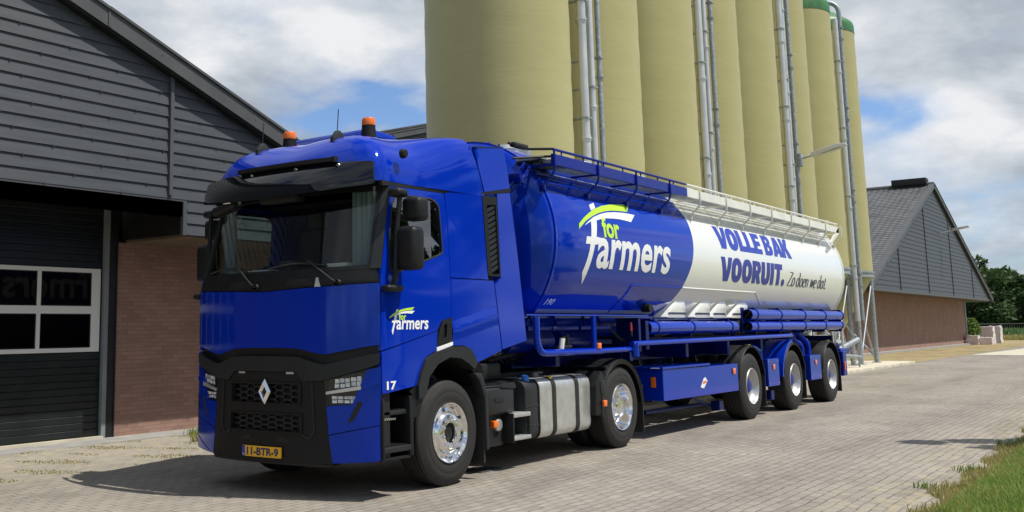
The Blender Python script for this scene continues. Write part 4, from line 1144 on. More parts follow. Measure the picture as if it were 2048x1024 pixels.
# ---- interior
m = MB(); m.prism(rpoly([(-1.12, 1.90), (-1.12, 2.06), (-1.0, 2.11), (-.72, 2.09), (-.62, 1.98), (-.62, 1.90)], .03), 'y', .10, CW-.10, .02); m.box((-1.1, 1.12, 2.08), (-.98, 1.3, 2.19), .02); m.obj('dashboard', interior, tr)
for y in (.62, 1.82):
    m = MB(); m.box((-.38, y-.26, 1.93), (.12, y+.26, 2.06), .05); m.box((.0, y-.25, 2.0), (.16, y+.25, 2.62), .06); m.box((.02, y-.14, 2.62), (.14, y+.14, 2.80), .04); m.obj('seat', seatm, tr, 50)
m = MB(); a = [( -.60+.05*cos(k)*.5, .62+.22*sin(k), 2.14+.16*cos(k)) for k in [i*2*pi/20 for i in range(21)]]; m.tube(a, .016, 8); m.tube([(-.60, .62, 2.14), (-.78, .62, 2.03)], .03, 8); m.obj('steering_wheel', interior, tr)
m = MB(); m.box((-1.0, .5, 2.10), (-.85, .75, 2.14)); m.box((-.98, 1.55, 2.10), (-.80, 1.85, 2.125)); m.obj('dash_item', wrapm, tr, 0)
m = MB(); m.box((.70, .08, 1.95), (.74, CW-.08, 2.85)); m.box((-.2, .08, 2.84), (.74, CW-.08, 2.88)); m.obj('rear_wall', interior, tr, 0)
for y0, cwid in ((.16, .34), (CW-.34, .16)):
    m = MB(); vs_ = []; n = 24
    for i in range(n+1):
        yy = y0+cwid*i/n; xx = -.93+.03*sin(i*1.4)+.0
        vs_ += [(xx, yy, 2.08), (xx+.01, yy, 2.84)]
    m.add(vs_, [(2*i, 2*i+2, 2*i+3, 2*i+1) for i in range(n)]); 
    m.obj('curtain', curtainm, tr, 60)
m = MB(); m.box((-1.17, 1.0, 2.76), (-1.02, 1.5, 2.83), .02); m.obj('tachograph_shelf', interior, tr)

# ================================================================== WHEELS
def wheel(parent, X, R_, yo, wid, kind, my=None, dual=False):
    m = MB(my)
    def tyre(y0, mb):
        R0 = R_
        pr_ = [(.283, .03), (.292, .014), (.315, .006), (.35, .0), (.385, .001), (.39, .003), (.395, .001), (.43, .006), (R0-.05, .016), (R0-.045, .019), (R0-.022, .026), (R0-.008, .036), (R0-.001, .05)]
        gr = []
        n = 5; a = .05; b = wid-.05
        for i in range(n):
            g0 = a+(b-a)*(i+.5)/n-.006
            gr += [(R0, g0-.002), (R0-.014, g0), (R0-.014, g0+.012), (R0, g0+.014)]
        back = [(q[0], wid-q[1]) for q in reversed(pr_)]
        mb.lathe(pr_+gr+back, (X, yo+y0, R0), 'y', 72)
    tyre(0, m)
    if dual: tyre(wid+.045, m)
    # tread blocks on the shoulders
    nb = 60
    for k in range(nb):
        a = 2*pi*k/nb
        for hh in ((.036, .06), (wid-.06, wid-.036)):
            c0 = Vector((X, yo, R_)); e = Vector((cos(a), 0, sin(a))); tn = Vector((-sin(a), 0, cos(a)))
            p = c0+e*(R_-.010)+Vector((0, hh[0], 0)); q = c0+e*(R_+.0015)+Vector((0, hh[1], 0))
            ww = .012
            m.add([p-tn*ww, p+tn*ww, q+tn*ww, q-tn*ww], [(0, 1, 2, 3)])
    m.pc = [(0, 0)]
    wt = m.obj('wheel', rubber, parent, 30)
    if kind == 'front':
        prof = [(.291, .03), (.292, .006), (.286, -.004), (.277, -.002), (.270, .012), (.262, .030), (.255, .046), (.243, .052), (.232, .050), (.205, .040), (.190, .018), (.178, .006), (.170, .003), (.105, .000), (.097, .004), (.090, .030), (.086, .075)]
        m = MB(my); m.lathe(prof, (X, yo, R_), 'y', 72); rim = m.obj('rim', chrome, wt, 25)
        m = MB(my); m.lathe([(.086, .06), (.07, .05), (.066, .03), (.03, .025), (.0, .03)], (X, yo, R_), 'y', 32); m.obj('hub', blackm, wt)
        m = MB(my)
        for k in range(10):
            a = 2*pi*(k+.35)/10; p = (X+.1375*cos(a), yo, R_+.1375*sin(a))
            m.lathe([(.0, -.030), (.008, -.028), (.014, -.018), (.017, -.004), (.022, -.002), (.022, .004)], p, 'y', 12)
        m.obj('wheel_nut', chrome, wt)
        m = MB(my)
        for k in range(10):
            a = 2*pi*(k+.85)/10
            c0 = Vector((X+.252*cos(a), yo+.040, R_+.252*sin(a))); e = Vector((cos(a), -.75, sin(a))).normalized(); tn = Vector((-sin(a), 0, cos(a)))
            nrm = e.cross(tn)
            pts = [c0+tn*.014*cos(t)+e*.010*sin(t)*1.0+Vector((-cos(a)*.006, -.003, -sin(a)*.006)) for t in [j*2*pi/12 for j in range(12)]]
            m.add(pts, [tuple(range(12))])
        m.obj('hand_holes', blackm, wt, 0)
        m = MB(my); m.lathe([(.284, .016), (.289, .010), (.293, .010)], (X, yo, R_), 'y', 48); m.obj('rim_edge', blackm, wt)
    elif kind == 'drive':
        prof = [(.291, .03), (.292, .006), (.286, -.004), (.277, -.001), (.268, .014), (.262, .05), (.250, .09), (.240, .135), (.228, .150), (.190, .156), (.180, .150), (.10, .150)]
        m = MB(my); m.lathe(prof, (X, yo, R_), 'y', 72); m.obj('rim', chrome, wt, 30)
        m = MB(my); m.lathe([(.118, .16), (.112, .09), (.10, .045), (.085, .035), (.0, .032)], (X, yo, R_), 'y', 40); m.obj('hub', chrome, wt)
        m = MB(my)
        for k in range(10):
            a = 2*pi*(k+.35)/10; p = (X+.1475*cos(a), yo, R_+.1475*sin(a)); m.lathe([(.0, .110), (.016, .114), (.018, .14), (.022, .15)], p, 'y', 10)
        m.obj('wheel_nut', chrome, wt)
        m = MB(my)
        for k in range(10):
            a = 2*pi*(k+.85)/10; c0 = Vector((X+.213*cos(a), yo+.1495, R_+.213*sin(a)))
            m.add([c0+Vector((.016*cos(t), 0, .016*sin(t))) for t in [j*2*pi/10 for j in range(10)]], [tuple(range(10))])
        m.obj('hand_holes', blackm, wt, 0)
    else:
        prof = [(.291, .03), (.292, .008), (.284, -.002), (.276, .0), (.268, .014), (.26, .04), (.246, .075), (.225, .100), (.19, .112), (.165, .105), (.10, .103)]
        m = MB(my); m.lathe(prof, (X, yo, R_), 'y', 64); m.obj('rim', rim_s, wt, 30)
        m = MB(my); m.lathe([(.105, .105), (.10, .07), (.085, .055), (.05, .05), (.0, .05)], (X, yo, R_), 'y', 32); m.obj('hub', blue_dk, wt)
        m = MB(my)
        for k in range(10):
            a = 2*pi*(k+.5)/10; p = (X+.1375*cos(a), yo, R_+.1375*sin(a)); m.lathe([(.0, .080), (.013, .083), (.015, .1), (.018, .106)], p, 'y', 8)
        m.obj('wheel_nut', rim_s, wt)
    return wt
for my in both:
    wheel(tr, 0.0, .505, .04, .315, 'front', my)
    wheel(tr, 3.785, .505, .04, .295, 'drive', my, True)

# ---- chassis, tanks
m = MB()
for y in (.80, 1.58): m.box((-1.0, y, .72), (4.7, y+.06, .98), .005)
for x_ in (.6, 1.6, 2.6, 3.3, 4.6): m.box((x_, .86, .76), (x_+.1, 1.58, .94))
m.box((.3, .30, .86), (3.0, 2.1, .93)); m.box((.9, .45, .93), (1.6, 2.0, 1.12), .03)
m.obj('chassis_frame', blackm, tr)
m = MB(); m.box((-.9, .55, .35), (.55, 1.9, 1.05), .08); m.tube([(0, .3, .5), (0, 2.1, .5)], .06, 10); m.tube([(3.785, .3, .505), (3.785, 2.1, .505)], .10, 12); m.lathe([(.0, -.2), (.22, -.16), (.24, 0), (.22, .16), (0, .2)], (3.785, 1.22, .505), 'x', 20); m.obj('engine_and_axles', blackm, tr)
m = MB(); m.lathe([(.0, 1.19), (.46, 1.18), (.48, 1.14), (.48, 1.10), (.0, 1.10)], (3.45, CY, 0), 'z', 28); m.box((3.0, .8, .98), (4.0, 1.64, 1.10), .02); m.obj('fifth_wheel', blackm, tr)
m = MB()
for k in range(14): m.tube([(1.0+k*.05, .62+.03*sin(k*2.2), 1.14), (1.1+k*.09, .60, 1.22+.03*sin(k*1.7)), (1.2+k*.12, .7, 1.10)], .012, 6)
for k in range(6): m.tube(smoothpath([(.92, .9+k*.06, 1.9), (1.15, .9+k*.06, 1.45+.05*k), (1.35, .95+k*.06, 1.6), (1.70, 1.0+k*.07, 1.75)], .2), .012, 6)
m.obj('air_lines', blackm, tr)
# fuel tank
def rr2(y0, y1, z0, z1, r_): return rpoly([(y0, z0), (y0, z1), (y1, z1), (y1, z0)], r_, 6)
m = MB(); m.prism(rr2(.10, .72, .275, .94, .12), 'x', 1.83, 3.04, .012); ft = m.obj('fuel_tank', alu, tr, 40)
for x_ in (2.11, 2.66):
    m = MB(); m.prism(rr2(.092, .728, .267, .948, .125), 'x', x_, x_+.085, .004); m.obj('tank_strap', rubber, ft, 40)
m = MB(); m.patch([(2.118, .60), (2.188, .60), (2.188, 1.0), (2.118, 1.0)], [], lambda a, b, o: Vector((a, .125+(b-.6)*.2, .9515-.0*(b-.6)-(.04*(1-min(1, (b-.6)/.2))**2))), 0, .05, 0, 0); m.obj('warning_label', yellow, ft, 40)
m = MB(); m.prism(rr2(.10, .70, .28, .93, .12), 'x', 1.52, 1.80, .02); m.box((1.52, .104, .64), (1.80, .097, .66), .002); m.box((1.52, .104, .43), (1.80, .097, .45), .002); ad = m.obj('additive_tank', plastic_g, tr, 40)
m = MB(); m.prism(rr2(.093, .71, .273, .938, .12), 'x', 1.805, 1.825, .004); m.obj('tank_gap_strap', rubber, ad, 40)
m = MB(); m.lathe([(.0, .07), (.035, .065), (.042, .05), (.042, .02), (.05, .0)], (1.69, .20, .915), 'z', 16); m.obj('blue_filler_cap', blue_cap, ad)
m = MB(); m.lathe([(.0, .05), (.05, .045), (.06, .02), (.06, .0)], (2.02, .28, .94), 'z', 16); m.box((1.98, .26, .98), (2.2, .30, 1.0), .004); m.obj('fuel_cap', blackm, ft)
# battery box, side step, marker lamp
m = MB(); m.box((.66, .12, .60), (1.33, .62, .885), .03); m.box((.70, .13, .885), (1.26, .60, .905), .01); m.prism([(1.05, .88), (1.10, .925), (1.32, .925), (1.35, .88), (1.33, .86)], 'y', .11, .15); bx = m.obj('battery_box', plastic_g, tr, 50)
m = MB(); m.box((.93, .112, .735), (1.09, .12, .775), .003); m.obj('box_handle', blackm, bx, 0)
m = MB()
for k in range(14): m.box((.72+k*.036, .16, .905), (.745+k*.036, .55, .93))
m.obj('box_grid', blackm, bx, 0)
m = MB(); m.tube([(.76, .2, .93), (.76, .2, 1.05)], .05, 12); m.obj('air_spring', blackm, bx)
m = MB(); m.prism([(.70, .60), (1.22, .60), (1.24, .32), (1.18, .27), (.95, .27)], 'y', .20, .55); m.obj('silencer_box', blackm, tr)
m = MB(); m.box((1.215, .06, .555), (1.56, .24, .60), .008); m.box((1.215, .06, .315), (1.56, .24, .355), .008); m.obj('side_step_tread', alu, tr)
m = MB(); m.box((1.205, .07, .29), (1.23, .26, .60), .004); m.box((1.545, .07, .31), (1.565, .2, .56), .004); m.obj('side_step_bracket', blackm, tr)
m = MB(); m.lathe([(.0, -.012), (.06, -.010), (.066, .0), (.066, .03)], (1.07, .17, .49), 'y', 28); m.obj('round_cover', alu, tr)
m = MB(); m.box((.875, .10, .475), (.965, .15, .545), .008); m.obj('side_marker', orange, tr)
m = MB(); m.box((3.20, .0, .545), (3.29, .05, .62), .008); m.obj('side_marker', orange, tr)
m = MB(); m.box((3.14, .03, .575), (3.2, .2, .59)); m.obj('marker_arm', blackm, tr)
# drive wheel fenders
def dfender(my):
    m = MB(my); n = 20; vs_ = []; Rf = .60; wd_ = (-.0, .64)
    prof = [(Rf-.06, .015), (Rf-.01, .0), (Rf, .02), (Rf+.012, .18), (Rf+.0, .20), (Rf+.012, .36), (Rf, .38), (Rf, .64)]
    for i in range(n+1):
        a = radians(188-(188-2)*i/n)
        for (q, y) in prof:
            f_ = 1.0; x_ = 3.785+q*cos(a)*1.02; z_ = .50+q*sin(a)
            vs_.append((x_, .02+y, z_))
    w = len(prof); m.add(vs_, [(i*w+k, i*w+k+1, (i+1)*w+k+1, (i+1)*w+k) for i in range(n) for k in range(w-1)])
    fo = m.obj('rear_fender', plastic, tr, 40)
    m = MB(my)
    m.prism(rpoly([(3.02, .45), (3.06, .80), (3.20, .98), (3.30, .90), (3.22, .70), (3.22, .44)], .02), 'y', .03, .60, .01); m.obj('fender_front_piece', plastic, fo, 40)
    m = MB(my)
    for a0 in (150, 125):
        pts = [(3.785+.625*cos(radians(a0))*1.02, y, .50+.625*sin(radians(a0))) for y in (.06, .30, .60)]
        m.tube(pts, .022, 6)
    m.box((3.17, .02, .70), (3.30, .04, .86), .01)
    m.obj('fender_rib', plastic_g, fo)
    m = MB(my); m.box((4.40, .05, .14), (4.42, .62, .75)); m.obj('fender_flap', rubber, fo, 0)
two(dfender)

# ================================================================== TRAILER
tl = thing('tank_trailer', 'long blue and white round tank trailer with three axles, coupled behind the truck', 'trailer', (9.0, CY, 0))
TR, TY, TZ = 1.25, 1.23, 2.55
def CYL(x, s, off=0.0):
    a = s/TR; return Vector((x, TY-(TR+off)*cos(a), TZ+(TR+off)*sin(a)))
SPL = [(-180, 6.15), (-75, 6.15), (-46.2, 6.06-.45), (-41.2, 6.00-.25), (-24.5, 5.97+.1), (-15.2, 6.10), (-5.9, 6.22), (2, 6.30), (10.1, 6.33), (24, 6.36), (34.3, 6.30), (45, 6.1), (60, 5.8), (90, 5.6)]
SPL = [(-180, 5.4), (-90, 5.4), (-60, 5.30), (-46, 5.55), (-41, 5.68), (-24.5, 5.97), (-15.2, 6.08), (-5.9, 6.19), (2, 6.25), (10, 6.29), (24, 6.33), (34, 6.27), (45, 6.15), (60, 6.0), (90, 5.9)]
def xsplit(adeg):
    if adeg > 90: adeg = 180-adeg
    if adeg < -90: adeg = -180-adeg
    for (a, x0), (b, x1) in zip(SPL[:-1], SPL[1:]):
        if a <= adeg <= b: return x0+(x1-x0)*(adeg-a)/(b-a)
    return SPL[-1][1]
NA = 120
def shell(front):
    m = MB(); vs_ = []; rows = []
    for k in range(NA):
        a = -180+360*k/NA; xs_ = xsplit(a)
        if front:
            xsn = [(1.78, .01), (1.80, .35), (1.88, .70), (1.97, .90), (2.06, .985), (2.12, 1.0)]+[(2.12+(xs_-2.12)*j/6, 1.0) for j in range(1, 7)]
        else:
            xsn = [(xs_+(14.42-xs_)*j/10, 1.0) for j in range(11)]+[(14.47, .996), (14.53, .975), (14.62, .90), (14.72, .75), (14.82, .5), (14.88, .2), (14.89, 0.01)]
        rows.append(len(xsn))
        for (x_, f_) in xsn:
            r_ = TR*f_; aa = radians(a); vs_.append((x_, TY-r_*cos(aa), TZ+r_*sin(aa)))
    n = rows[0]
    fs_ = [(k*n+j, k*n+j+1, ((k+1) % NA)*n+j+1, ((k+1) % NA)*n+j) for k in range(NA) for j in range(n-1)]
    if front: fs_.append(tuple(k*n for k in range(NA)))
    m.add(vs_, fs_); return m
tank_b = shell(True).obj('tank_front', blue, tl, 30)
tank_w = shell(False).obj('tank_rear', white, tl, 40)
m = MB(); m.lathe([(TR-.01, 2.10), (TR+.012, 2.10), (TR+.012, 2.14), (TR-.01, 2.14)], (0, TY, TZ), 'x', 120); m.obj('front_ring', blue, tank_b, 40)
m = MB(); m.lathe([(TR-.01, 14.36), (TR+.010, 14.36), (TR+.010, 14.42), (TR-.01, 14.42)], (0, TY, TZ), 'x', 120); m.obj('rear_ring', white, tank_w, 40)
logo(CYL, 1.0, 2.70, 0.0, tank_b, .06, .003, 'tank_logo')
def CYLR(x, s, off=0.0):
    p = CYL(7.55-x, s, off); return Vector((p.x, 2*TY-p.y, p.z))
logo(CYLR, 1.0, 2.70, 0.0, tank_b, .06, .003, 'tank_logo')
# heavy lettering
def arcs(cx, cy, rx, ry, n=28, p=2.4):
    o = []
    for i in range(n):
        t = 2*pi*i/n; c_, s_ = cos(t), sin(t)
        o.append((cx+rx*math.copysign(abs(c_)**(2/p), c_), cy+ry*math.copysign(abs(s_)**(2/p), s_)))
    return o
GL = {
 'V': ([(0, 1), (.33, 1), (.47, .38), (.60, 1), (.92, 1), (.66, 0), (.27, 0)], [], .88),
 'O': (arcs(.43, .5, .43, .52), [arcs(.43, .5, .105, .24, 16)], .90),
 'L': ([(0, 0), (0, 1), (.33, 1), (.33, .26), (.66, .26), (.66, 0)], [], .68),
 'E': ([(0, 0), (0, 1), (.70, 1), (.70, .76), (.33, .76), (.33, .62), (.64, .62), (.64, .39), (.33, .39), (.33, .24), (.70, .24), (.70, 0)], [], .74),
 'B': ([(0, 0), (0, 1), (.50, 1), (.68, .95), (.75, .80), (.73, .64), (.62, .54), (.76, .44), (.80, .26), (.72, .07), (.52, 0)], [[(.31, .79), (.31, .62), (.42, .62), (.46, .70), (.42, .79)], [(.31, .40), (.31, .22), (.44, .22), (.49, .31), (.44, .40)]], .84),
 'A': ([(0, 0), (.28, 1), (.66, 1), (.94, 0), (.60, 0), (.56, .16), (.38, .16), (.34, 0)], [[(.425, .37), (.515, .37), (.47, .66)]], .90),
 'K': ([(0, 0), (0, 1), (.33, 1), (.33, .62), (.52, 1), (.90, 1), (.62, .54), (.95, 0), (.57, 0), (.33, .42), (.33, 0)], [], .92),
 'R': ([(0, 0), (0, 1), (.52, 1), (.70, .94), (.78, .76), (.76, .55), (.62, .41), (.82, 0), (.48, 0), (.34, .33), (.33, 0)], [[(.32, .78), (.32, .58), (.42, .58), (.47, .68), (.42, .78)]], .84),
 'U': ([(0, 1), (.33, 1), (.33, .34), (.37, .25), (.45, .25), (.49, .34), (.49, 1), (.82, 1), (.82, .30), (.74, .08), (.58, -.02), (.24, -.02), (.08, .08), (0, .30)], [], .88),
 'I': ([(0, 0), (0, 1), (.33, 1), (.33, 0)], [], .38),
 'T': ([(.22, 0), (.22, .74), (0, .74), (0, 1), (.77, 1), (.77, .74), (.55, .74), (.55, 0)], [], .74),
 '.': (arcs(.17, .15, .17, .17, 16, 2.0), [], .36), ' ': (None, [], .22)}
def heavy(txt, x0, x1, s0, s1, mat, name, lean=.0):
    w = sum(GL[c][2] for c in txt); w -= (GL[txt[-1]][2]-max(p[0] for p in GL[txt[-1]][0])); k = (x1-x0)/w; x_ = 0; m = MB()
    for c in txt:
        o, h, ad_ = GL[c]
        if o:
            T = lambda p: (x0+(x_+p[0])*k+lean*(1-p[1]), s0+p[1]*(s1-s0))
            m.patch([T(p) for p in o], [[T(p) for p in hh] for hh in h], CYL, 0, .06, .003, 0)
        x_ += ad_
    return m.obj(name, mat, tank_w, 0)
heavy('VOLLE BAK', 7.29, 10.99, .158, .525, decal_b2, 'lettering_upper')
heavy('VOORUIT.', 7.34, 10.50, -.352, .026, decal_b, 'lettering_lower')
# thin italic line drawn with a broad nib
def nib(mb, pts, T, w0=.018, w1=.085, closed=False):
    P0 = [Vector(p) for p in pts]; P_ = [P0[0]]
    for p, q in zip(P0[:-1], P0[1:]):
        k_ = max(1, int((q-p).length/.12)); P_ += [p+(q-p)*i/k_ for i in range(1, k_+1)]
    n = len(P_); L_ = []; R__ = []
    for i, p in enumerate(P_):
        d = (P_[(i+1) % n]-P_[i-1]) if 0 < i < n-1 or closed else (P_[1]-P_[0] if i == 0 else P_[-1]-P_[-2])
        d.normalize(); w = w0+(w1-w0)*abs(d.y)**1.3; nn = Vector((-d.y, d.x))*w/2*1.6
        L_.append(p+nn); R__.append(p-nn)
    rng = range(n if closed else n-1)
    for i in rng:
        j = (i+1) % n
        q = [T(L_[i]), T(R__[i]), T(R__[j]), T(L_[j])]
        mb.add([CYL(a[0], a[1], .003) for a in q], [(0, 1, 2, 3)])
def el(cx, cy, rx, ry, a0=0, a1=360, n=16): return [(cx+rx*cos(radians(a0+(a1-a0)*i/n)), cy+ry*sin(radians(a0+(a1-a0)*i/n))) for i in range(n+1)]
xh = .62
NIB = {'Z': ([[(.06, .98), (.52, .98)], [(.52, .98), (.0, .02)], [(.0, .02), (.50, .02), (.53, .12)]], .56),
 'o': ([el(.20, xh/2, .17, xh/2)], .44), 'd': ([el(.19, xh/2, .16, xh/2), [(.36, 1.0), (.36, .08), (.44, .02)], [(.26, 1.0), (.36, 1.0)]], .50),
 'e': ([[(.05, .33), (.33, .36)]+el(.20, xh/2, .15, xh/2, 20, 310, 14)], .40), 'n': ([[(.0, .58), (.08, .60), (.08, .0)], [(.08, .42), (.18, .58), (.28, .60), (.35, .50), (.35, .06), (.43, .02)]], .48),
 'w': ([[(.0, .60), (.10, .60), (.18, .0), (.34, .58)], [(.34, .58), (.42, .0), (.60, .60)]], .62), 'a': ([el(.19, xh/2, .16, xh/2), [(.36, .62), (.36, .08), (.44, .02)]], .48),
 't': ([[(.14, .82), (.14, .10), (.20, .0), (.30, .06)], [(.02, .62), (.28, .62)]], .32), '.': ([[(.04, .0), (.04, .09)]], .12), ' ': ([], .20)}
txt = 'Zo doen we dat.'; w = sum(NIB[c][1] for c in txt); hs = .255; x0, x1, s0 = 10.68, 13.20, -.345; k = (x1-x0-.08)/w; x_ = 0; m = MB()
for c in txt:
    for st_ in NIB[c][0]:
        T = lambda p, x_=x_: (x0+(x_+p[0])*k+.22*p[1]*k*.9, s0+p[1]*hs)
        nib(m, st_, T, .028, .085)
    x_ += NIB[c][1]
m.obj('lettering_small', ink, tank_w, 0)
vs, fs, wd = text2d('190', .02, .25, .85)
m = MB(); put2d(m, [(2.235+p[0]/wd*.20, radians(-38.2)*TR+p[1]*.085) for p in vs], fs, CYL, .003, .05); m.obj('fleet_number', decal_w, tank_b, 0)
# reflective strip made of short bars
m = MB(); x_ = 2.17
while x_ < 5.4:
    m.patch([(x_, radians(-44)*TR), (x_+.045, radians(-44)*TR), (x_+.045, radians(-41.2)*TR), (x_, radians(-41.2)*TR)], [], CYL, 0, 0, .003, 0); x_ += .058
m.obj('reflective_strip', panel_g, tank_b, 0)
# skirt seam (raised line)
def cyl_tube(pts, rad, name, mat, par): 
    m = MB(); pp = []
    for (a, b) in zip(pts[:-1], pts[1:]):
        n = 8
        for i in range(n): pp.append(CYL(a[0]+(b[0]-a[0])*i/n, radians(a[1]+(b[1]-a[1])*i/n)*TR, .004))
    pp.append(CYL(pts[-1][0], radians(pts[-1][1])*TR, .004)); m.tube(pp, rad, 6); return m.obj(name, mat, par)
cyl_tube([(4.02, -43), (4.22, -30), (4.30, -23.3), (5.97, -23.2)], .010, 'skirt_edge', blue, tank_b)
cyl_tube([(6.0, -23.2), (9.12, -23.3), (9.63, -33.5)], .010, 'skirt_edge', white, tank_w)
# upright arched plates standing out from the belly of the tank
for (a, b) in ((5.62, 6.30), (6.62, 7.27), (7.36, 7.97), (8.20, 8.98)):
    w_ = b-a; m = MB()
    arch = [(a, 1.625), (a+.22*w_, 1.77), (a+.45*w_, 1.875), (a+.66*w_, 1.925), (a+.80*w_, 1.935), (a+.92*w_, 1.91), (b, 1.85), (b, 1.625)]
    m.prism(rpoly(arch, .04), 'y', .175, .44, .006); pa_ = m.obj('hopper_plate', white, tank_w, 30)
    m = MB(); x_ = a+.05
    while x_ < b-.04: m.box((x_, .171, 1.675), (x_+.045, .174, 1.705)); x_ += .058
    m.obj('reflective_strip', ink, pa_, 0)
# lower skirt rail under the strip
m = MB(); m.box((1.45, .30, 1.615), (5.4, .36, 1.645), .006); m.box((5.4, .33, 1.58), (14.3, .37, 1.62), .006); m.obj('skirt_rail', blue, tl, 0)

# front head: pipes and top details
m = MB(); m.tube(smoothpath([(1.70, .35, 3.05), (1.78, .20, 3.2), (2.0, .22, 3.40), (2.3, .34, 3.5)], .12), .02, 8); m.tube(smoothpath([(1.64, .42, 3.0), (1.74, .27, 3.2), (1.96, .28, 3.43), (2.3, .40, 3.52)], .12), .02, 8); m.box((1.72, .20, 3.16), (1.82, .36, 3.28), .01); m.obj('head_pipe', blue_dk, tl)
# walkway
YW = -.06
def wk(x0, x1, mat, nm):
    m = MB(); m.box((x0, YW, 3.385), (x1, YW+.035, 3.515), .004); m.box((x0, YW+.62, 3.40), (x1, YW+.65, 3.48), .004); b_ = m.obj('walkway_beam', mat, tl, 0)
    m = MB(); m.tube([(x0+.05, YW+.03, 3.575), (x1-.0, YW+.03, 3.575)], .017, 8)
    x_ = x0+.25
    while x_ < x1: m.tube([(x_, YW+.03, 3.50), (x_, YW+.03, 3.575)], .010, 6); x_ += .55
    m.obj('walkway_rail', mat, b_)
    m = MB()
    m.tube([(x0, YW+.32, 3.24), (x1, YW+.32, 3.24)], .035, 10); m.tube([(x0, YW+.42, 3.36), (x1, YW+.42, 3.36)], .03, 10); m.tube([(x0, YW+.24, 3.31), (x1, YW+.24, 3.31)], .016, 8)
    m.obj('pipe', mat, b_)
    return b_
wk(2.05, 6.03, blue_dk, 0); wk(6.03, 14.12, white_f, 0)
m = MB(); x_ = 2.08
while x_ < 14.1:
    m.box((x_, YW+.04, 3.425), (x_+.012, YW+.615, 3.445)); x_ += .045
for k in range(5): m.box((2.05, YW+.06+k*.13, 3.446), (14.1, YW+.072+k*.13, 3.454))
m.obj('walkway_grating', galv, tl, 0)
m = MB(); x_ = 2.15
while x_ < 6.0: m.patch([(x_, radians(37)*TR), (x_+.03, radians(37)*TR), (x_+.03, radians(39.5)*TR), (x_, radians(39.5)*TR)], [], CYL, 0, 0, .02, 0); x_ += .05
m.obj('anti_slip_strip', galv, tl, 0)
for k in range(12):
    x_ = 2.06+1.108*k
    m = MB(); mt = blue_dk if x_ < 6.0 else white_f
    m.tube(smoothpath([(x_, YW-.005, 3.56), (x_, YW-.012, 3.42), (x_, YW-.005, 3.30), (x_, .09, 3.16)], .08), .014, 8)
    m.box((x_-.02, YW, 3.375), (x_+.02, YW+.62, 3.40)); m.box((x_-.03, .07, 3.10), (x_+.03, .13, 3.17), .01)
    m.tube([(x_, YW+.62, 3.39), (x_+.0, YW+.75, 3.72)], .012, 6)
    m.obj('walkway_bracket', mt, tl)
m = MB(); m.box((2.0, .12, 3.46), (2.62, .42, 3.50), .01); 
m.obj('front_step_plate', galv, tl, 0)
m = MB()
for k in range(12): m.box((2.02+k*.05, .11, 3.44), (2.04+k*.05, .43, 3.46))
m.box((2.0, .09, 3.42), (2.62, .12, 3.47)); m.obj('front_step', blackm, tl, 0)
m = MB(); m.tube(smoothpath([(1.62, .28, 3.62), (2.0, .28, 3.60), (2.08, YW+.03, 3.575)], .05), .016, 8); m.tube([(1.74, .3, 3.46), (2.15, -.02, 3.50)], .014, 8); m.box((1.66, .22, 3.58), (1.98, .30, 3.64), .02); m.obj('front_handrail', blackm, tl)
m = MB()
for x_ in (3.2, 5.0, 6.9, 8.8, 10.7, 12.6): m.lathe([(.28, 3.70), (.28, 3.84), (.24, 3.90), (.0, 3.92)], (x_, TY, 0), 'z', 24)
m.obj('manhole_lid', galv, tl)
# far side handrail, seen just above the tank
m = MB(); m.tube([(1.55, 1.1, 3.68), (1.9, 1.1, 3.70), (2.5, 1.1, 3.84)], .02, 8); m.box((1.50, .95, 3.60), (1.62, 1.2, 3.73)); m.obj('top_fitting', blue_dk, tl)
# rear end
m = MB(); m.prism([(14.12, 3.52), (14.12, 3.38), (13.5, 3.12), (13.46, 3.16)], 'y', YW, YW+.03); m.tube([(13.9, .1, 3.5), (13.9, .1, 3.66)], .02, 8); m.obj('rear_bracket', white_f, tl, 0)
m = MB()
for y in (.45, .85):
    m.tube([(14.98, y, .85), (14.98, y, 3.3), (14.6, y, 3.75)], .022, 8)
for k in range(9): m.tube([(14.98, .45, 1.0+k*.27), (14.98, .85, 1.0+k*.27)], .014, 6)
m.tube([(14.5, .25, 1.7), (15.0, .25, 1.45), (15.0, .25, .8)], .022, 8); m.tube([(14.4, .35, 2.0), (14.9, .3, 1.3)], .03, 8)
m.tube([(14.5, .2, 1.15), (15.0, .4, .95), (15.05, 1.6, .95)], .05, 10)
m.obj('rear_ladder', white_f, tl)
m = MB(); m.box((14.15, .05, .45), (14.42, 2.40, .95), .02); m.box((14.2, .1, .9), (14.9, 2.3, 1.0), .02); m.obj('rear_bumper', blue_dk, tl, 0)
for y in (.12, 2.20):
    m = MB(); m.box((14.42, y, .55), (14.46, y+.16, .85), .01); m.obj('tail_light', redl, tl)
m = MB(); m.box((14.17, .03, .55), (14.25, .055, .74), .008); m.obj('side_marker', redl, tl)
# chassis and underside
m = MB()
for y in (.74, 1.62): m.box((2.3, y, 1.02), (14.2, y+.1, 1.34), .01)
for x_ in (2.4, 4.4, 6.3, 8.0, 9.6, 11.9, 14.0): m.box((x_, .2, 1.05), (x_+.1, 2.26, 1.28), .01)
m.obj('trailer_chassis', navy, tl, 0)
m = MB()
for x_ in (3.6, 5.6, 7.4, 9.8, 12.2): m.lathe([(.62, 1.7), (.60, 1.45), (.22, .98), (.18, .80)], (x_, TY, 0), 'z', 28)
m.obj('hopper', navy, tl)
m = MB(); m.tube([(2.5, TY, .80), (13.6, TY, .80)], .09, 14); m.obj('discharge_pipe', navy, tl)
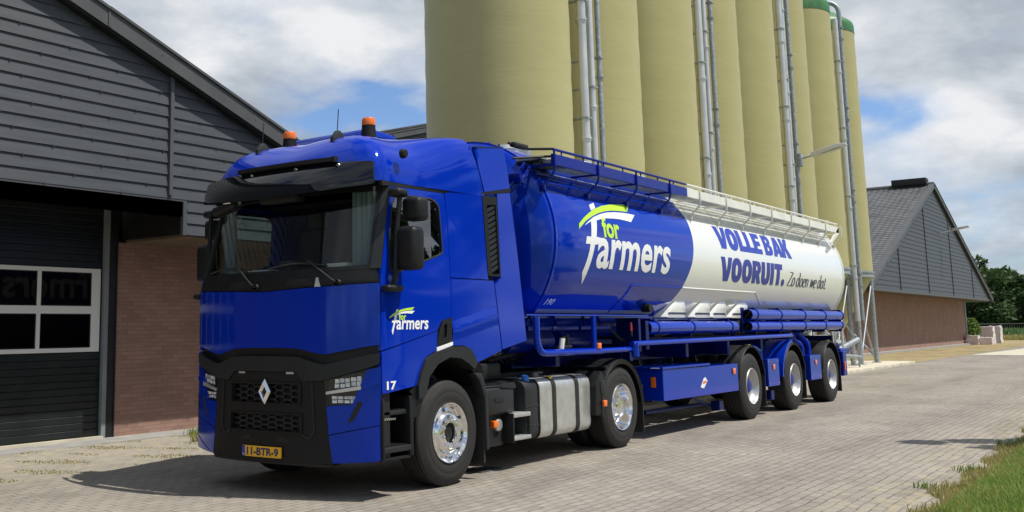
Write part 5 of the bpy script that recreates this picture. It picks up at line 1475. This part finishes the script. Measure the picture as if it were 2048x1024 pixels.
# pipework on the near side, in front
m = MB(); m.tube(smoothpath([(1.63, .0, 1.63), (1.63, .0, 1.225), (3.18, .0, 1.215)], .25, 8), .040, 12); m.tube([(3.16, .03, 1.215), (4.14, .03, 1.215)], .034, 12); m.tube([(3.0, .0, 1.64), (3.0, .0, 1.24)], .034, 12); m.box((1.43, .0, 1.64), (4.6, .33, 1.655)); m.obj('side_guard_pipe', blue, tl)
m = MB(); m.tube([(4.06, .0, 1.285), (10.65, .0, 1.315)], .034, 12); m.tube([(4.14, .0, 1.12), (4.14, .0, 1.30)], .05, 12)
m.obj('side_rail', blue, tl)
m = MB(); m.tube([(1.78, .22, 1.50), (2.98, .22, 1.50)], .032, 10); m.tube([(3.05, .22, 1.50), (3.83, .22, 1.50)], .032, 10); m.tube([(2.34, .22, 1.50), (2.42, .22, 1.50)], .042, 12); m.tube([(3.38, .22, 1.50), (3.44, .22, 1.50)], .042, 12)
for x_ in (2.0, 2.55, 3.3, 3.7): m.tube([(x_, .25, 1.50), (x_, .3, 1.65)], .016, 8)
m.obj('air_pipe', blue_dk, tl)
m = MB(); m.tube([(1.9, .62, 1.35), (1.92, .62, 1.35), (2.9, .62, 1.35)], .14, 20); m.tube([(3.1, .62, 1.35), (4.0, .62, 1.35)], .14, 20); m.obj('air_tank', blue_dk, tl)
m = MB(); m.tube([(2.29, .06, 1.26), (2.31, .05, 1.38)], .032, 12); m.obj('white_filter', white, tl)
m = MB(); m.tube([(2.52, .1, 1.28), (2.52, .1, 1.42)], .018, 8); m.box((2.44, .1, 1.26), (2.50, .16, 1.40), .01); m.tube([(2.25, .1, 1.27), (2.6, .1, 1.28)], .02, 8); m.obj('coupling_head', blackm, tl)
m = MB(); m.tube([(4.22, .08, 1.45), (4.22, .08, 1.56)], .016, 8); m.obj('valve_lever', redl, tl)
m = MB(); m.tube([(4.22, .08, 1.38), (4.22, .08, 1.45)], .018, 8); m.lathe([(.0, -.02), (.06, -.02), (.06, .1)], (5.0, .16, 1.76), 'y', 14); m.tube(smoothpath([(3.85, .22, 1.5), (4.1, .2, 1.35), (4.6, .25, 1.3)], .2), .02, 8); m.obj('valve_body', blackm, tl)
m = MB(); m.box((3.01, -.05, 1.245), (3.10, -.02, 1.315), .008); m.obj('side_marker', orange, tl)
# landing leg
m = MB(); m.box((4.36, .30, .45), (4.50, .44, 1.35), .01); m.box((4.39, .33, .22), (4.47, .41, .5)); m.box((4.30, .25, .20), (4.56, .49, .23), .005); m.tube([(4.43, .37, .7), (4.43, 2.05, .7)], .02, 8); m.box((4.36, 2.0, .45), (4.50, 2.14, 1.35)); m.box((4.32, .02, 1.18), (4.38, .34, 1.62)); m.box((4.56, .03, 1.2), (4.66, .3, 1.58), .01); m.obj('landing_leg', navy, tl, 0)
# tool box
m = MB(); m.prism([(0, 0)]*0 or [(4.97, .50), (7.85, .49), (7.85, .91), (6.6, .91), (4.97, .925)], 'y', .0, .52, .008); tb_ = m.obj('tool_box', blue, tl, 0)
m = MB(); m.box((4.94, -.015, .925), (6.66, .53, .955), .005); m.obj('box_lid', blue, tb_, 0)
m = MB(); m.box((4.935, .03, .935), (4.942, .16, .945), .001); m.obj('box_hinge', decal_w, tb_, 0)
m = MB(); m.box((4.950, .10, .68), (4.962, .17, .82), .004); m.obj('front_marker', orange, tb_)
m = MB(); m.box((7.60, -.018, .755), (7.71, -.004, .845), .004); m.obj('side_marker', orange, tb_)
m = MB(); m.patch([(6.27, .62), (6.40, .60), (6.55, .70), (6.47, .76), (6.40, .74)], [], lambda a, b, o: Vector((a, -.002-o, b)), 0, 0, .002, 0); st_ = m.obj('sticker', decal_w, tb_, 0)
m = MB(); m.patch([(6.36, .66), (6.52, .68), (6.50, .71), (6.38, .70)], [], lambda a, b, o: Vector((a, -.002-o, b)), 0, 0, .004, 0); m.obj('sticker_mark', orange, st_, 0)
for (a, b) in ((9.29, 9.87), (11.70, 12.38)):
    m = MB(); m.box((a, .0, .475), (b, .40, .935), .008); q = m.obj('side_box', blue, tl, 0)
    m = MB(); c_ = (a+b)/2; m.box((c_-.05, -.014, .755), (c_+.05, -.002, .84), .004); m.obj('side_marker', orange, q)
    m = MB()
    for sx in (.05, (b-a)-.05):
        for zz_ in (.52, .89): m.lathe([(.0, -.006), (.010, -.005), (.012, .0)], (a+sx, .0, zz_), 'y', 8)
    m.obj('box_bolts', galv, q)
m = MB(); m.tube(smoothpath([(11.62, .12, .93), (11.62, .12, 1.12), (11.3, .3, 1.35)], .15), .05, 12); m.tube(smoothpath([(12.05, .12, .93), (12.05, .12, 1.16), (11.8, .3, 1.4)], .15), .05, 12); m.tube(smoothpath([(9.35, .15, .93), (9.35, .15, 1.05), (9.1, .2, 1.15)], .12), .05, 12); m.obj('bent_pipe', blue, tl)
m = MB(); m.box((7.25, .1, .22), (7.42, .24, .36), .01); m.tube([(6.5, .25, .45), (7.3, .25, .28)], .02, 8); m.box((9.55, .06, .24), (9.72, .2, .40), .01); m.tube([(5.2, .4, .32), (7.3, .4, .30)], .03, 8); m.obj('underrun_piece', navy, tl, 0)
# hose tubes
def hose_tube(x0, x1, y, z, rad, cl):
    m = MB(); m.lathe([(rad-.012, x0), (rad, x0), (rad, x1), (rad-.012, x1)], (0, y, z), 'x', 32); h_ = m.obj('hose_tube', blue, tl, 40)
    m = MB(); m.lathe([(rad-.012, x0+.0), (rad-.013, x1)], (0, y, z), 'x', 32); m.lathe([(rad-.013, x0+.25), (.0, x0+.25)], (0, y, z), 'x', 24); m.box((x0-.004, y-.008, z-rad+.01), (x0+.004, y+.008, z+rad-.01), rot=(Matrix.Rotation(radians(35), 3, 'X'), (x0, y, z))); m.obj('tube_opening', blackm, h_, 40)
    for c_ in cl:
        m = MB(); m.lathe([(rad, c_-.018), (rad+.010, c_-.018), (rad+.010, c_+.018), (rad, c_+.018)], (0, y, z), 'x', 32); m.box((c_-.018, y-.012, z+rad), (c_+.018, y+.012, z+rad+.035)); m.obj('tube_clamp', blue_dk, h_, 40)
hose_tube(4.72, 8.06, .10, 1.485, .088, (4.98, 6.24, 7.80))
hose_tube(8.70, 14.30, .09, 1.680, .093, (8.98, 10.23, 11.63, 12.97, 14.22))
hose_tube(8.66, 14.24, .09, 1.485, .090, (8.96, 10.22, 11.62, 12.96, 14.16))
m = MB()
for c_ in (8.98, 10.23, 11.63, 12.97, 14.22): m.box((c_-.012, .05, 1.36), (c_+.012, .30, 1.80)); 
for c_ in (4.98, 6.24, 7.8): m.box((c_-.012, .08, 1.36), (c_+.012, .34, 1.60))
m.obj('tube_bracket', navy, tl, 0)
m = MB(); m.box((8.62, .16, 1.38), (8.75, .20, 1.80)); m.obj('end_plate', navy, tl, 0)
# fenders and wheels
AX = (8.50, 10.74, 13.10)
for i, X in enumerate(AX):
    for my in both:
        wheel(tl, X, .525, .0, .37, 'trailer', my)
        m = MB(my); n = 22; vs_ = []; prof = [(.60, .0), (.625, -.005), (.635, .012), (.635, .40), (.60, .41)]
        for j in range(n+1):
            a = radians(172-(172-12)*j/n)
            for (q, y) in prof: vs_.append((X+q*cos(a), y-.01, .55+q*sin(a)))
        w = len(prof); m.add(vs_, [(j*w+k, j*w+k+1, (j+1)*w+k+1, (j+1)*w+k) for j in range(n) for k in range(w-1)])
        fo = m.obj('fender', plastic, tl, 40)
        m = MB(my); m.box((X+.60, .0, .17), (X+.625, .40, .70), .004); m.obj('mud_flap', rubber, fo, 0)
        m = MB(my); m.box((X-.04, .02, 1.186), (X+.04, .08, 1.194)); m.obj('marker', yellow, fo, 0)
        if i == 1:
            m = MB(my); vs_ = []
            for j in range(9):
                a = radians(175-j*10)
                for q in (.64, .70):
                    for y in (-.005, .40): vs_.append((X+q*cos(a), y, .55+q*sin(a)))
            m.add(vs_, [(4*j+2, 4*j+6, 4*j+7, 4*j+3) for j in range(8)]+[(4*j, 4*j+4, 4*j+6, 4*j+2) for j in range(8)]); m.obj('fender_bracket', blue, fo, 40)
    m = MB(); m.tube([(X, .25, .525), (X, 2.19, .525)], .07, 12); m.box((X-.5, .75, .62), (X+.15, .87, .80), .02); m.box((X-.5, 1.57, .62), (X+.15, 1.69, .80), .02); m.lathe([(.12, .78), (.14, .85), (.14, .98), (.12, 1.04)], (X+.3, .8, 0), 'z', 16); m.lathe([(.12, .78), (.14, .85), (.14, .98), (.12, 1.04)], (X+.3, 1.64, 0), 'z', 16); m.obj('axle', blackm, tl)

# ================================================================== FAR SURROUNDINGS
def tree(x_, y_, h_, rad, label, seed, grp='trees', low=.22, n=5200, leafsz=.30, mat=leaf, z0=0.0):
    R0 = random.Random(seed); t = thing('tree', label, 'tree', (x_, y_, z0), grp)
    m = MB(); pts = [(x_, y_, z0)]; 
    for k in range(1, 6): pts.append((x_+R0.uniform(-.2, .2)*k*.4, y_+R0.uniform(-.2, .2)*k*.4, z0+h_*.16*k))
    m.tube(pts, .3, 8, radii=[h_*.028*(1-.17*k) for k in range(6)]); m.obj('trunk', bark, t)
    clumps = []
    for k in range(26):
        a = R0.uniform(0, 2*pi); zz_ = R0.uniform(low, 1.0)
        prof = sin(pi*min(1, (zz_-low)/(1-low)*.80+.16))**.7
        rr = rad*prof*sqrt(R0.uniform(.05, 1))
        clumps.append((x_+rr*cos(a), y_+rr*sin(a), z0+h_*zz_-.4, rad*R0.uniform(.20, .42)))
    m = MB()
    for (cx, cy, cz, cr) in clumps[:16]: m.tube([(x_, y_, z0+h_*R0.uniform(.2, .5)), (cx, cy, cz)], .06, 5, radii=[h_*.010, h_*.003])
    m.obj('limbs', bark, t)
    v = []; fc = []
    for i in range(n):
        cx, cy, cz, cr = clumps[R0.randrange(len(clumps))]
        d = Vector((R0.gauss(0, 1), R0.gauss(0, 1), R0.gauss(0, .8))).normalized()*cr*(R0.uniform(.25, 1.1)**.6)
        p = Vector((cx, cy, cz))+d; s_ = leafsz*R0.uniform(.5, 1.2)
        a = Vector((R0.gauss(0, 1), R0.gauss(0, 1), R0.gauss(0, .6))).normalized(); b = a.cross(Vector((R0.gauss(0, 1), R0.gauss(0, 1), R0.gauss(0, 1)))).normalized()
        k = len(v); v += [p+a*s_, p+b*s_*.6, p-a*s_, p-b*s_*.6]; fc.append((k, k+1, k+2, k+3))
    finish('crown', v, fc, mat, t, 0)
    return t
tree(126, 13.6, 8.7, 3.4, 'dark broad tree directly behind the right edge of the far barn', 1)
tree(140, 13.4, 8.0, 3.0, 'dark tree with a visible trunk, second from the barn edge', 2, low=.3)
tree(134, 10.7, 6.9, 2.4, 'slimmer dark tree with a gap of sky beside it, third from the barn', 3, low=.2)
tree(150, 9.9, 6.9, 3.0, 'rightmost dark tree cut by the picture border', 4, low=.15)
tree(158, 17.4, 9.0, 3.5, 'tree half hidden behind the far barn, partly below its eave', 5, low=.12)
tree(160, 13.0, 6.5, 3.4, 'low dark tree in the back between the taller ones', 6, low=.05)
# bush beside the barn corner
R0 = random.Random(9); v = []; fc = []
for i in range(2600):
    a = R0.uniform(0, 2*pi); rr = .62*sqrt(R0.random()); z_ = R0.uniform(0, 1.75); rr *= (.6+.6*sin(pi*min(1, z_/1.9+.1)))
    p = Vector((79.4+rr*cos(a), 7.75+rr*sin(a), z_+.1)); s_ = .11*R0.uniform(.5, 1.2)
    A = Vector((R0.gauss(0, 1), R0.gauss(0, 1), R0.gauss(0, 1))).normalized(); B = A.cross(Vector((R0.gauss(0, 1), R0.gauss(0, 1), R0.gauss(0, 1)))).normalized()
    k = len(v); v += [p+A*s_, p+B*s_*.6, p-A*s_, p-B*s_*.6]; fc.append((k, k+1, k+2, k+3))
t = thing('bush', 'light green bush growing at the right corner of the far barn', 'bush', (79.4, 7.75, 0)); finish('foliage', v, fc, leaf2, t, 0)
m = MB()
for k in range(6): m.tube([(79.4, 7.75, 0), (79.4+.4*cos(k), 7.75+.4*sin(k), 1.3)], .02, 5)
m.obj('stems', bark, t)
# wrapped blocks and sacks
def wrapped(x_, y_, sx, sy, h_, label, seed, nm='wrapped_pallet', cat='pallet stack'):
    R0 = random.Random(seed); m = MB(); c = bmesh.new(); bmesh.ops.create_cube(c, size=1); bmesh.ops.subdivide_edges(c, edges=list(c.edges), cuts=5, use_grid_fill=True)
    for v_ in c.verts:
        q = v_.co.copy(); v_.co = Vector((x_+q.x*sx, y_+q.y*sy, (q.z+.5)*h_+.01))+Vector((R0.gauss(0, 1), R0.gauss(0, 1), R0.gauss(0, .6)))*.022
        if v_.co.z < .03: v_.co.z = .01
    m.bm(c); o = m.obj(nm, wrapm, None, 60); tag(o, label, cat, 'wrapped goods by the far barn')
wrapped(77.0, 6.25, 1.0, .75, 1.22, 'taller wrapped pale pink block, left one of the two upright', 1)
wrapped(79.6, 6.1, 1.1, .70, 1.25, 'wrapped pale pink block with a bright top, rightmost of all', 2)
wrapped(73.9, 6.75, .9, .7, .62, 'low crumpled pale bale nearest the barn corner', 3, 'wrapped_bale', 'bale')
wrapped(74.3, 6.0, 1.0, .75, .48, 'lowest crumpled pale bale in front of the upright blocks', 4, 'wrapped_bale', 'bale')
# fence beyond the yard
t = thing('wire_fence', 'thin dark green wire fence between the far barn and the field', 'fence', (100, 7.5, 0))
m = MB(); m.tube([(92, 12.0, 1.40), (108, 1.0, 1.42)], .03, 8); m.tube([(92, 12.0, .25), (108, 1.0, .25)], .015, 6); m.obj('top_rail', tie, t)
for k in range(7):
    f_ = k/6; x_ = 92+16*f_; y_ = 12-11*f_; m = MB(); m.tube([(x_, y_, -.05), (x_, y_, 1.45)], .04, 8); m.obj('post', tie, t)
m = MB()
for k in range(70):
    f_ = k/69; m.tube([(92+16*f_, 12-11*f_, .25), (92+16*f_, 12-11*f_, 1.4)], .005, 4)
m.obj('wires', galv, t, 0)
# maize field and yellow margin
R0 = random.Random(4); v = []; fc = []
for i in range(9000):
    x_ = R0.uniform(106, 150); y_ = R0.uniform(-6, 20)
    if y_ > 16-(x_-106)*0.0+2: continue
    h_ = R0.uniform(.5, 1.05)
    a = R0.uniform(0, 2*pi); d = Vector((cos(a), sin(a), 0))*.25; k = len(v); p = Vector((x_, y_, -.05))
    w_ = Vector((-sin(a), cos(a), 0))*.06
    v += [p-w_, p+w_, p+d+w_+Vector((0, 0, h_)), p+d*2.2+Vector((0, 0, h_*.8))]; fc.append((k, k+1, k+2, k+3))
tag(finish('maize_crop', v, fc, crop_m, None, 0), 'green maize crop growing in the field beyond the fence', 'crop', kind='stuff')
tag(blades('dry_margin', lambda: (random.uniform(93, 104), random.uniform(2, 11)), 5000, .2, .5, drygrass, .05), 'yellowish dry weeds at the foot of the wire fence', 'weeds', kind='stuff')
t = thing('far_farmhouse', 'pale low building glimpsed between the far trees', 'building', (190, 20, 0))
m = MB(); m.box((186, 14, 0), (196, 30, 2.6)); m.obj('wall', slabm, t, 0)
m = MB(); m.prism([(185, 2.6), (191, 5.2), (197, 2.6)], 'y', 13.5, 30.5); m.obj('roof', roof_m, t, 0)
m = MB()
for k in range(4): m.box((185.95, 16+k*3.4, 1.0), (185.99, 17.4+k*3.4, 2.1))
m.obj('window', ink, t, 0)
# trees across the yard, behind the photographer's side: they throw the shade at the right edge and show in the paint and glass
tree(7.75, -6.9, 8.3, 0.85, 'small slender tree standing on the lawn right of the yard, outside the picture', 11, low=.35, n=5000, leafsz=.12)
tree(2, -27, 9, 4.2, 'round tree on the lawn opposite the truck cab', 12, n=2600, leafsz=.4)
tree(12, -30, 10, 4.6, 'broad tree on the lawn opposite the middle of the trailer', 13, n=2600, leafsz=.4)
tree(25, -28, 8, 4.0, 'tree on the lawn opposite the rear of the trailer', 14, n=2600, leafsz=.4)
tree(-12, -26, 9, 4.5, 'tree on the lawn left behind the photographer', 15, n=2600, leafsz=.4)
tree(44, -34, 11, 5.0, 'tall tree on the lawn across from the silos', 16, n=2600, leafsz=.4)
